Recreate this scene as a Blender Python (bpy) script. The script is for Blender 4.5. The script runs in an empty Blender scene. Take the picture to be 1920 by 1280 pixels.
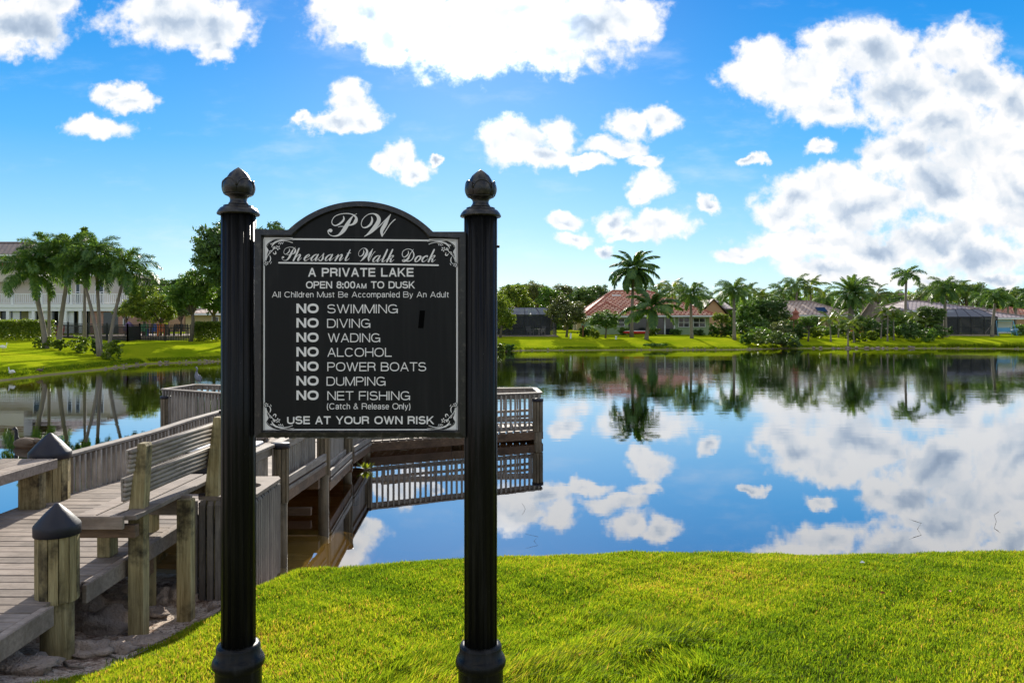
import bpy, bmesh, math, random, json
import numpy as np
from mathutils import Vector, Matrix, noise as mnoise

S = bpy.context.scene
COL = S.collection
R = math.radians

# ------------------------------------------------------------------ camera
EYE, F, HOR = 2.4, 1400.0, 609.0            # eye height over the lake, focal length and horizon in photo pixels
cd = bpy.data.cameras.new('camera')
cam = bpy.data.objects.new('camera', cd); COL.objects.link(cam)
cam.location = (0, 0, EYE); cam.rotation_euler = (R(90), 0, 0)
cd.sensor_width = 36; cd.lens = 36*F/1920
cd.shift_y = -(640-HOR)/1920
cd.clip_start = .05; cd.clip_end = 3000
S.camera = cam
S.view_settings.view_transform = 'Standard'; S.view_settings.look = 'None'
S.view_settings.exposure = 0.75; S.view_settings.gamma = 1
S.view_settings.use_curve_mapping = False
S.cycles.max_bounces = 8; S.cycles.transparent_max_bounces = 24
S.cycles.caustics_reflective = False; S.cycles.caustics_refractive = False

SUN_EL, SUN_AZ = R(23), R(-3.5)             # azimuth from +Y towards +X
sdir = Vector((math.cos(SUN_EL)*math.sin(SUN_AZ), math.cos(SUN_EL)*math.cos(SUN_AZ), math.sin(SUN_EL)))
ld = bpy.data.lights.new('sun', 'SUN'); ld.energy = 5.0; ld.angle = R(.6); ld.color = (1, .93, .82)
lo = bpy.data.objects.new('sun', ld); COL.objects.link(lo)
lo.rotation_euler = sdir.to_track_quat('Z', 'Y').to_euler()

def px(x, y, Y):                            # a photo pixel at a distance Y -> a point in the place
    return Vector(((x-960)/F*Y, Y, EYE-(y-HOR)/F*Y))

# ------------------------------------------------------------------ node helper
class NT:
    def __init__(s, nt): s.nt = nt; nt.nodes.clear()
    def n(s, typ, ins=None, **kw):
        nd = s.nt.nodes.new(typ)
        for k, v in kw.items(): setattr(nd, k, v)
        for k, v in (ins or {}).items():
            sock = nd.inputs[k]
            if isinstance(v, bpy.types.NodeSocket): s.nt.links.new(v, sock)
            elif isinstance(v, bpy.types.Node): s.nt.links.new(v.outputs[0], sock)
            else: sock.default_value = v
        return nd
    def m(s, op, a, b=0., c=None, clamp=False):
        ins = {0: a, 1: b}
        if c is not None: ins[2] = c
        return s.n('ShaderNodeMath', ins, operation=op, use_clamp=clamp).outputs[0]
    def v(s, op, a, b=(0, 0, 0)):
        nd = s.n('ShaderNodeVectorMath', {0: a, 1: b}, operation=op)
        return nd.outputs['Value'] if op in ('LENGTH', 'DOT_PRODUCT', 'DISTANCE') else nd.outputs[0]
    def ss(s, x, lo, hi, a=0., b=1.):
        return s.n('ShaderNodeMapRange', {0: x, 1: lo, 2: hi, 3: a, 4: b}, interpolation_type='SMOOTHSTEP').outputs[0]
    def mix(s, f, a, b, mode='MIX'):
        nd = s.n('ShaderNodeMix', data_type='RGBA', blend_type=mode)
        for i, v in ((0, f), (6, a), (7, b)):
            if isinstance(v, bpy.types.NodeSocket): s.nt.links.new(v, nd.inputs[i])
            else: nd.inputs[i].default_value = (tuple(v)+(1,))[:4] if isinstance(v, (tuple, list)) else v
        return nd.outputs[2]
    def noise(s, vec, sc, det=4, rough=.55, dist=0., out=0):
        nd = s.n('ShaderNodeTexNoise', {'Scale': sc, 'Detail': det, 'Roughness': rough, 'Distortion': dist})
        if vec is not None: s.nt.links.new(vec, nd.inputs['Vector'])
        return nd.outputs[out]
    def ramp(s, f, stops, interp='LINEAR'):
        nd = s.n('ShaderNodeValToRGB', {0: f}); cr = nd.color_ramp; cr.interpolation = interp
        while len(cr.elements) > 1: cr.elements.remove(cr.elements[-1])
        cr.elements[0].position = stops[0][0]; cr.elements[0].color = tuple(stops[0][1])+(1,)
        for p, c in stops[1:]:
            e = cr.elements.new(p); e.color = tuple(c)+(1,)
        return nd.outputs[0]

# ------------------------------------------------------------------ sky with its clouds
world = bpy.data.worlds.new('World'); S.world = world; world.use_nodes = True
w = NT(world.node_tree)
sky = w.n('ShaderNodeTexSky', sky_type='NISHITA', sun_disc=False, sun_elevation=SUN_EL, sun_rotation=SUN_AZ,
          air_density=1.0, dust_density=.25, ozone_density=4.0)
skyc = w.n('ShaderNodeHueSaturation', {'Hue': .497, 'Saturation': 1.5, 'Value': 1., 'Color': sky.outputs[0]}).outputs[0]
tc = w.n('ShaderNodeTexCoord')
d = tc.outputs['Generated']
sx, sy, sz = w.n('ShaderNodeSeparateXYZ', {0: d}).outputs
absy = w.m('MAXIMUM', w.m('ABSOLUTE', sy), .12)
az_ = w.m('ABSOLUTE', sz)
# direction in a tangent plane, unit = 100 photo pixels of arc
U = w.m('MULTIPLY', w.m('DIVIDE', sx, absy), 14.0)
V = w.m('MULTIPLY', w.m('DIVIDE', az_, absy), 14.0)
U = w.m('ADD', U, w.m('MULTIPLY', w.m('LESS_THAN', sy, 0.), 7.3))   # behind the viewer another stretch of the same sky
P = w.n('ShaderNodeCombineXYZ', {0: U, 1: V}).outputs[0]
wn = w.noise(P, 1.1, 5, .62, out=1)
P2 = w.v('ADD', P, w.v('MULTIPLY', w.v('SUBTRACT', wn, (.5, .5, .5)), (.85, .75, 0)))
clouds = [  # photo px centre, radii
 (20,45,120,55),(95,10,60,35),
 (330,35,110,50),(405,50,85,48),(395,95,40,28),(300,10,60,30),
 (212,170,40,24),(248,188,38,18),(185,238,62,20),
 (705,20,120,62),(840,60,120,75),(960,40,120,70),(1090,45,110,70),(1180,30,70,40),(880,110,60,35),(1050,110,50,32),(730,90,50,38),
 (658,192,38,32),(628,225,75,20),(678,226,34,20),(566,216,24,12),
 (752,292,30,26),(775,315,35,20),(712,306,20,18),(822,298,12,8),
 (965,265,58,34),(1045,255,40,34),(1000,295,85,20),
 (1180,230,34,28),(1240,225,42,24),(1150,272,60,18),(1200,295,35,12),(1100,300,38,14),
 (1400,145,55,35),(1440,110,45,35),(1560,80,60,45),(1500,150,110,60),(1640,100,80,50),(1700,160,110,70),(1800,90,70,50),(1830,150,60,50),
 (1560,210,90,32),(1790,240,110,60),(1900,200,40,50),(1870,280,120,70),(1700,290,80,40),(1900,380,120,80),(1760,340,80,50),
 (1530,281,32,12),(1402,304,24,9),(1640,300,36,25),
 (1217,345,38,30),(1200,375,28,18),(1060,412,32,15),(1072,448,36,15),(1235,425,65,24),(1180,440,36,14),(1322,380,22,14),(1150,412,30,22),(1140,470,20,14),
 (1560,335,60,30),(1500,365,60,38),(1470,400,55,28),(1600,390,110,60),(1520,450,110,30),(1640,470,110,35),(1450,475,70,16),(1760,450,120,50),(1850,480,100,40),(1560,500,110,22),(1380,478,40,14),(1700,525,90,18),(1880,525,70,14),
 (-160,120,120,60),(-330,300,130,40),(-520,80,180,70),(2120,180,160,90),(2300,400,200,70),(2560,200,180,90),(-900,300,160,60),(300,-260,160,80),(1200,-330,220,90),(1900,-300,200,90)]
FLD = None
for cx, cy, rx, ry in clouds:
    dd = w.v('LENGTH', w.v('MULTIPLY', w.v('SUBTRACT', P2, ((cx-960)/100, (HOR-cy)/100, 0)), (100/rx, 100/ry, 0)))
    FLD = dd if FLD is None else w.n('ShaderNodeMath', {0: FLD, 1: dd, 2: .25}, operation='SMOOTH_MIN').outputs[0]
fb = w.noise(w.v('ADD', P, (3.1, 7.7, 1.3)), 1.9, 9, .60)
fh = w.noise(w.v('ADD', P, (1.7, 2.2, 6.3)), 5.5, 6, .66)
fl = w.noise(w.v('ADD', P, (9.1, 1.7, 4.3)), .62, 2.5, .45)
body = w.m('ADD', w.m('SUBTRACT', 1.0, FLD), w.m('ADD', w.m('MULTIPLY', w.m('SUBTRACT', fb, .47), 1.75), w.m('MULTIPLY', w.m('SUBTRACT', fh, .5), .42)))
# out of view, cumulus cover added to take the blue out of the fill light
outer = w.m('MAXIMUM', w.ss(w.m('MULTIPLY', sy, -1.), -.35, -.05), w.ss(az_, .50, .62))
ofb = w.m('MULTIPLY', w.m('SUBTRACT', w.noise(w.v('ADD', d, (4.2, 1.1, 7.)), 2.3, 7, .58), .47), 7.)
body = w.n('ShaderNodeMix', {0: outer, 2: body, 3: ofb}).outputs[0]
alpha = w.m('POWER', w.ss(body, -.30, .36), 1.2)
low = w.m('ADD', w.m('MULTIPLY', w.m('SUBTRACT', fl, .5), 2.4), w.m('MULTIPLY', w.m('SUBTRACT', fb, .5), .15))
thick = w.ss(w.m('ADD', w.m('SUBTRACT', 1.0, FLD), low), .22, 1.25)
# billow relief: the same noise a little way off, towards the sun
ra = w.noise(w.v('ADD', P2, (3.1, 7.7, 1.3)), 1.5, 3., .5)
rb = w.noise(w.v('ADD', P2, (3.16, 7.90, 1.3)), 1.5, 3., .5)
rel = w.m('ADD', w.m('MULTIPLY', w.m('SUBTRACT', ra, rb), 1.5), w.m('MULTIPLY', w.m('SUBTRACT', fh, .5), .10))
tone = w.m('ADD', w.m('SUBTRACT', 1.0, w.m('MULTIPLY', thick, .62)), rel)
sund = w.v('DOT_PRODUCT', w.v('NORMALIZE', d), tuple(sdir))
glow = w.ss(sund, .984, .9995)
glow2 = w.ss(sund, .80, 1.0)
ccol = w.ramp(tone, [(.0, (.33, .43, .58)), (.35, (.52, .62, .76)), (.65, (.80, .86, .93)), (.9, (1.0, 1.0, 1.01)), (1.0, (1.04, 1.03, 1.02))])
cval = w.m('MULTIPLY', w.m('ADD', w.m('ADD', .595, w.m('MULTIPLY', glow2, .04)), w.m('MULTIPLY', glow, .5)), 10.)
ccol = w.v('MULTIPLY', ccol, w.n('ShaderNodeCombineXYZ', {0: cval, 1: cval, 2: cval}).outputs[0])
# thin veil clouds
vn = w.noise(w.v('MULTIPLY', P, (.35, 1., 1.)), 1.1, 6, .6)
veil = w.m('MULTIPLY', w.ss(vn, .50, .80), .30)
grad = w.ramp(az_, [(0, (.40, .54, .62)), (.06, (.33, .49, .61)), (.13, (.20, .40, .59)), (.22, (.075, .29, .57)), (.32, (.028, .205, .52)), (.42, (.010, .145, .46)), (.7, (.006, .08, .32)), (1, (.004, .05, .22))])
grad = w.v('MULTIPLY', grad, (10., 10., 10.))
base = w.mix(.22, grad, skyc)
base = w.mix(veil, base, (6., 6.3, 6.6))
colr = w.mix(alpha, base, ccol)
below = w.ss(sz, -.03, -.005)
colr = w.mix(below, (2.0, 2.6, 3.0), colr)
bg = w.n('ShaderNodeBackground', {'Color': colr, 'Strength': .10})
w.n('ShaderNodeOutputWorld', {0: bg.outputs[0]})
world.cycles.sampling_method = 'MANUAL'; world.cycles.sample_map_resolution = 512

# ------------------------------------------------------------------ materials
MAT = {}
def mat(name):
    m = bpy.data.materials.new(name); m.use_nodes = True; MAT[name] = m
    return m, NT(m.node_tree)
def out(t, sh, disp=None, vol=None):
    o = t.n('ShaderNodeOutputMaterial', {0: sh})
    if vol is not None: t.nt.links.new(vol, o.inputs[1])
def bsdf(t, col, rough=.6, normal=None, metal=0., spec=.4, **kw):
    ins = {'Base Color': col if not isinstance(col, tuple) else col+(1,), 'Roughness': rough, 'Metallic': metal, 'Specular IOR Level': spec}
    ins.update(kw)
    b = t.n('ShaderNodeBsdfPrincipled', ins)
    if normal is not None: t.nt.links.new(normal, b.inputs['Normal'])
    return b.outputs[0]
def bump(t, h, dist=.01, st=.6):
    return t.n('ShaderNodeBump', {'Height': h, 'Distance': dist, 'Strength': st}).outputs[0]
def simple(name, col, rough=.6, var=.25, sc=3., bmp=0., spec=.3, metal=0.):
    m, t = mat(name)
    o = t.n('ShaderNodeTexCoord').outputs['Object']
    n = t.noise(o, sc, 5, .6)
    k = t.m('ADD', 1-var, t.m('MULTIPLY', n, 2*var))
    c = t.v('MULTIPLY', tuple(col), t.n('ShaderNodeCombineXYZ', {0: k, 1: k, 2: k}).outputs[0])
    out(t, bsdf(t, c, rough, bump(t, t.noise(o, sc*6, 4), bmp, 1.) if bmp else None, metal, spec))
    return m
def wood(name, a, b, stain, streak=(9, 9, .8), st_amt=.55, rough=.75, grain=.002, hl=1.):
    """weathered timber, grain along the long axis given by the small entry of streak"""
    m, t = mat(name)
    g = t.n('ShaderNodeNewGeometry').outputs['Position']
    oi = t.n('ShaderNodeObjectInfo')
    rnd = oi.outputs['Random']
    off = t.n('ShaderNodeCombineXYZ', {0: t.m('MULTIPLY', rnd, 31.), 1: t.m('MULTIPLY', rnd, 17.), 2: t.m('MULTIPLY', rnd, 43.)}).outputs[0]
    o = t.v('ADD', g, off)
    n1 = t.noise(t.v('MULTIPLY', o, streak), 4., 6, .65, .4)
    n2 = t.noise(o, 2.3, 5, .7)
    fine = t.noise(t.v('MULTIPLY', o, streak), 22., 3, .6)
    c = t.mix(t.ss(n1, .3, .7), a, b)
    c = t.mix(t.m('MULTIPLY', t.ss(n2, .44, .66), st_amt), c, stain)
    k = t.m('ADD', .62, t.m('ADD', t.m('MULTIPLY', fine, .32), t.m('MULTIPLY', rnd, .42)))
    c = t.v('MULTIPLY', c, t.n('ShaderNodeCombineXYZ', {0: k, 1: k, 2: k}).outputs[0])
    out(t, bsdf(t, c, rough, bump(t, t.m('ADD', n1, fine), grain, 1.), spec=.25))
    return m
wood('deck_wood', (.205, .16, .125), (.31, .255, .21), (.10, .078, .06), (.9, 9, 9), .6)
wood('rail_wood', (.235, .20, .165), (.37, .325, .275), (.10, .08, .065), (9, .8, 9), .5)
wood('baluster_wood', (.24, .21, .175), (.36, .325, .28), (.12, .10, .08), (9, 9, .8), .4)
wood('post_wood', (.22, .17, .075), (.44, .36, .185), (.022, .017, .010), (11, 11, .7), .95, grain=.005)
wood('pile_wood', (.13, .105, .07), (.24, .19, .125), (.05, .045, .03), (10, 10, .6), .6, grain=.004)
wood('beam_wood', (.11, .07, .045), (.22, .14, .085), (.04, .03, .02), (.8, 8, 8), .6)
wood('grey_slat', (.13, .11, .092), (.22, .19, .16), (.06, .05, .04), (9, 9, .8), .4)
simple('tape_black', (.002, .002, .002), .9, .1, 3, 0, .05)
simple('cap_plastic', (.020, .020, .027), .5, .3, 9, .001, .3)
simple('rock', (.33, .26, .21), .9, .75, 7, .03)
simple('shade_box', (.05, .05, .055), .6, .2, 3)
simple('tarp', (.10, .20, .27), .7, .2, 3)
simple('bark', (.15, .125, .10), .9, .4, 6, .02)
simple('palm_bark', (.23, .19, .15), .9, .4, 5, .03)
simple('palm_grey_bark', (.24, .20, .16), .85, .35, 3, .01)
simple('crownshaft', (.13, .19, .05), .5, .3, 4)
simple('stucco_green', (.33, .42, .25), .85, .08, 1.5)
simple('stucco_cream', (.52, .42, .24), .85, .1, 1.5)
simple('stucco_peach', (.50, .30, .18), .85, .1, 1.5)
simple('stucco_beige', (.56, .50, .41), .85, .1, 1.5)
simple('white_paint', (.78, .78, .77), .5, .06, 2)
simple('black_metal', (.018, .018, .02), .45, .3, 5)
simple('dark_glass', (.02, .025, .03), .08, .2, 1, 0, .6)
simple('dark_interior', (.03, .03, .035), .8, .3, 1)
simple('orange_paint', (.75, .20, .03), .5, .1, 4)
simple('green_paint', (.05, .22, .08), .5, .1, 4)
simple('blue_paint', (.04, .12, .38), .5, .1, 4)
simple('light_blue_paint', (.15, .38, .55), .5, .1, 4)
simple('red_paint', (.55, .04, .03), .4, .1, 4)
simple('purple_cloth', (.20, .12, .24), .8, .15, 4)
simple('terracotta_plain', (.42, .15, .10), .8, .25, 3)
simple('brown_wood', (.20, .09, .045), .7, .3, 4)
simple('thatch', (.26, .20, .145), .95, .35, 3, .03)
simple('feather_grey', (.16, .17, .20), .8, .2, 12)
simple('feather_brown', (.15, .11, .075), .8, .35, 10)
simple('feather_white', (.75, .74, .70), .8, .05, 12)
simple('feather_black', (.015, .015, .015), .6, .1, 12)
simple('beak', (.35, .25, .06), .5, .1, 12)
simple('galvanised', (.45, .46, .48), .35, .2, 9, 0, .5, .8)

def tile_mat(name, a, b, c, sx, sy):
    m, t = mat(name)
    uv = t.n('ShaderNodeUVMap').outputs[0]
    br = t.n('ShaderNodeTexBrick', {'Vector': t.v('MULTIPLY', uv, (sx, sy, 1)), 'Color1': a+(1,), 'Color2': b+(1,), 'Mortar': c+(1,),
             'Scale': 1., 'Mortar Size': .12, 'Mortar Smooth': .6, 'Bias': .1, 'Brick Width': .55, 'Row Height': .50}, offset=.5)
    n = t.noise(uv, 2.5, 4)
    k = t.m('ADD', .7, t.m('MULTIPLY', n, .6))
    cc = t.v('MULTIPLY', br.outputs[0], t.n('ShaderNodeCombineXYZ', {0: k, 1: k, 2: k}).outputs[0])
    wv = t.n('ShaderNodeTexWave', {'Vector': uv, 'Scale': sx*.5}, wave_type='BANDS', bands_direction='X').outputs[1]
    out(t, bsdf(t, cc, .7, bump(t, t.m('ADD', wv, t.m('MULTIPLY', br.outputs[1], -1.)), .08, 1.), spec=.3))
tile_mat('terracotta_tile', (.66, .30, .16), (.80, .52, .36), (.36, .10, .05), 1., 1.)
tile_mat('pink_tile', (.56, .42, .34), (.66, .53, .44), (.32, .21, .16), 1., 1.)
tile_mat('grey_tile', (.42, .35, .35), (.52, .44, .43), (.22, .17, .18), 1., 1.)
tile_mat('brown_tile', (.13, .09, .075), (.18, .13, .10), (.06, .04, .035), 1., 1.)

# brick wall on the clubhouse
m, t = mat('brick_wall')
o = t.n('ShaderNodeTexCoord').outputs['Object']
q = t.n('ShaderNodeSeparateXYZ', {0: o}).outputs
bv = t.n('ShaderNodeCombineXYZ', {0: t.m('ADD', q[0], q[1]), 1: q[2]}).outputs[0]
br = t.n('ShaderNodeTexBrick', {'Vector': bv, 'Color1': (.34, .14, .10, 1), 'Color2': (.42, .20, .14, 1), 'Mortar': (.45, .40, .35, 1), 'Scale': 3., 'Mortar Size': .02})
out(t, bsdf(t, br.outputs[0], .85))

# foliage: face attribute 'tone' 0..1
def leafmat(name, stops, transl=.45, rough=.45, spec=.35):
    m, t = mat(name)
    a = t.n('ShaderNodeAttribute', attribute_name='tone').outputs['Fac']
    rnd = t.n('ShaderNodeObjectInfo').outputs['Random']
    f = t.m('ADD', a, t.m('MULTIPLY', t.m('SUBTRACT', rnd, .5), .18))
    c = t.ramp(f, stops)
    b = bsdf(t, c, rough, spec=spec)
    tr = t.n('ShaderNodeBsdfTranslucent', {'Color': t.v('MULTIPLY', c, (1.5, 1.45, .7))}).outputs[0]
    out(t, t.n('ShaderNodeMixShader', {0: transl, 1: b, 2: tr}).outputs[0])
leafmat('leaf_dark', [(0, (0.040, 0.076, 0.026)), (.5, (0.088, 0.164, 0.040)), (1, (0.175, 0.263, 0.065))], .28)
leafmat('leaf_mid', [(0, (0.046, 0.100, 0.022)), (.5, (0.108, 0.216, 0.036)), (1, (0.252, 0.342, 0.064))], .36)
leafmat('leaf_light', [(0, (0.060, 0.108, 0.014)), (.5, (0.156, 0.228, 0.026)), (1, (0.300, 0.336, 0.042))], .42)
leafmat('leaf_olive', [(0, (0.058, 0.077, 0.029)), (.5, (0.144, 0.173, 0.058)), (1, (0.250, 0.269, 0.096))], .3)
leafmat('palm_leaf', [(0, (0.034, 0.084, 0.034)), (.5, (0.094, 0.186, 0.047)), (1, (0.278, 0.372, 0.065))], .38, .45, .25)
leafmat('palm_leaf_light', [(0, (0.060, 0.108, 0.018)), (.5, (0.144, 0.216, 0.030)), (1, (0.312, 0.336, 0.048))], .40, .38, .5)
leafmat('flower_leaf', [(0, (.03, .06, .015)), (.6, (.09, .14, .03)), (.86, (.14, .18, .04)), (.9, (.55, .16, .04)), (1, (.6, .25, .08))], .35)
leafmat('grass', [(0, (.040, .085, .008)), (.25, (.092, .165, .010)), (.55, (.180, .255, .014)), (.8, (.30, .33, .020)), (.93, (.42, .37, .05)), (1, (.38, .22, .08))], .60, .65, .08)

# ground: lawn / sand / lake bed
m, t = mat('ground')
pos = t.n('ShaderNodeNewGeometry').outputs['Position']
sand = t.n('ShaderNodeAttribute', attribute_name='sand').outputs['Fac']
far = t.ss(t.n('ShaderNodeSeparateXYZ', {0: pos}).outputs[1], 12., 26.)
n1 = t.noise(pos, .35, 6, .6); n2 = t.noise(pos, 9., 6, .7); n3 = t.noise(pos, 60., 4, .7)
lawn = t.mix(t.ss(t.m('ADD', t.m('MULTIPLY', n1, .6), t.m('MULTIPLY', n2, .4)), .36, .64), (.17, .245, .006), (.32, .36, .012))
near = t.mix(n2, (.07, .09, .015), (.16, .15, .04))
g = t.mix(far, near, lawn)
sn = t.noise(pos, 3.2, 8, .72); n4 = t.noise(pos, 22., 8, .75)
sc_ = t.ramp(t.m('ADD', t.m('MULTIPLY', sn, .5), t.m('MULTIPLY', n4, .5)), [(.37, (.09, .058, .042)), (.44, (.29, .205, .155)), (.50, (.50, .40, .33)), (.59, (.72, .64, .55))])
sc_ = t.mix(t.m('MULTIPLY', t.ss(n3, .52, .66), .75), sc_, (.07, .045, .032))
c = t.mix(t.ss(t.m('ADD', sand, t.m('MULTIPLY', t.m('SUBTRACT', n2, .5), .5)), .35, .6), g, sc_)
zz = t.n('ShaderNodeSeparateXYZ', {0: pos}).outputs[2]
c = t.mix(t.ss(t.m('ADD', zz, t.m('MULTIPLY', t.m('SUBTRACT', n2, .5), .10)), .09, .0), c, (.27, .21, .13))   # bare wet rim
c = t.mix(t.ss(zz, .0, -.25), c, (.64, .47, .19))
h = t.m('ADD', t.m('ADD', t.m('MULTIPLY', sn, .8), t.m('MULTIPLY', n4, .5)), t.m('MULTIPLY', n3, .15))
out(t, bsdf(t, c, .95, bump(t, h, .05, .8), spec=0.))

# water: mirror on top of murky amber water
m, t = mat('water')
pos = t.n('ShaderNodeNewGeometry').outputs['Position']
yy = t.n('ShaderNodeSeparateXYZ', {0: pos}).outputs[1]
w1 = t.noise(t.v('MULTIPLY', pos, (.55, 1.7, 1)), 1.5, 3, .5)
w2 = t.noise(t.v('MULTIPLY', pos, (.6, 1.4, 1)), 7., 3, .55)
patch = t.ss(t.noise(t.v('MULTIPLY', pos, (.35, 1., 1)), .16, 3, .5), .42, .66)
amp = t.m('MULTIPLY', t.ss(yy, 9., 34., .05, 1.), t.m('MULTIPLY', t.ss(yy, 48., 68., 1., .42), t.m('ADD', .45, t.m('MULTIPLY', patch, 1.0))))
hgt = t.m('MULTIPLY', t.m('ADD', t.m('MULTIPLY', w1, 1.), t.m('MULTIPLY', w2, .16)), amp)
nb = t.n('ShaderNodeBump', {'Height': hgt, 'Distance': .0050, 'Strength': 1.}).outputs[0]
gl = t.n('ShaderNodeBsdfGlossy', {'Color': (.93, .96, 1, 1), 'Roughness': .012, 'Normal': nb}).outputs[0]
tr = t.n('ShaderNodeBsdfTransparent', {'Color': (.95, .93, .84, 1)}).outputs[0]
fac = t.n('ShaderNodeLayerWeight', {'Blend': .5}).outputs['Facing']
fac = t.n('ShaderNodeMapRange', {0: fac, 1: .0, 2: .95, 3: .10, 4: .90}).outputs[0]
fac = t.m('POWER', fac, 1.7)
vol = t.n('ShaderNodeVolumeAbsorption', {'Color': (.60, .49, .17, 1), 'Density': .90}).outputs[0]
out(t, t.n('ShaderNodeMixShader', {0: fac, 1: tr, 2: gl}).outputs[0], vol=vol)

# sign paint
m, t = mat('sign_black')
o = t.n('ShaderNodeNewGeometry').outputs['Position']
st = t.noise(t.v('MULTIPLY', o, (14, 14, .8)), 3., 5, .6)
sp = t.ss(t.noise(o, 120., 3, .7), .66, .78)
zz = t.n('ShaderNodeSeparateXYZ', {0: o}).outputs[2]
c = t.mix(t.m('MULTIPLY', t.ss(st, .5, .75), .5), (.0075, .0075, .0072), (.035, .034, .033))
c = t.mix(t.m('MULTIPLY', sp, .25), c, (.25, .24, .22))
out(t, bsdf(t, c, t.ss(st, .3, .7, .26, .42), bump(t, t.noise(o, 90., 3), .0006, .5), spec=.16))
m, t = mat('cast_iron')
o = t.n('ShaderNodeNewGeometry').outputs['Position']
n = t.noise(o, 45., 6, .7)
c = t.mix(t.ss(n, .50, .72), (.012, .011, .010), (.07, .06, .05))
out(t, bsdf(t, c, .36, bump(t, n, .0012, .7), spec=.5))
m, t = mat('panel_black')
o = t.n('ShaderNodeNewGeometry').outputs['Position']
st = t.noise(t.v('MULTIPLY', o, (10, 10, .7)), 3., 5, .6)
sm = t.noise(t.v('MULTIPLY', o, (1, 1, .4)), 9., 4, .6)
c = t.mix(t.m('MULTIPLY', t.ss(st, .45, .75), .7), (.010, .010, .010), (.021, .0205, .020))
c = t.mix(t.m('MULTIPLY', t.ss(sm, .6, .8), .4), c, (.036, .035, .034))
out(t, bsdf(t, c, .5, spec=.18))
simple('sign_white', (.82, .79, .75), .55, .10, 25)
simple('sign_edge_worn', (.16, .15, .135), .8, .7, 60, .002)

# patio screens
m, t = mat('screen_mesh')
b = bsdf(t, (.035, .037, .045), .7)
tr = t.n('ShaderNodeBsdfTransparent', {'Color': (1, 1, 1, 1)}).outputs[0]
out(t, t.n('ShaderNodeMixShader', {0: .74, 1: tr, 2: b}).outputs[0])
m, t = mat('screen_roof_mesh')
b = bsdf(t, (.20, .21, .25), .7)
tr = t.n('ShaderNodeBsdfTransparent', {'Color': (1, 1, 1, 1)}).outputs[0]
out(t, t.n('ShaderNodeMixShader', {0: .72, 1: tr, 2: b}).outputs[0])

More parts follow.
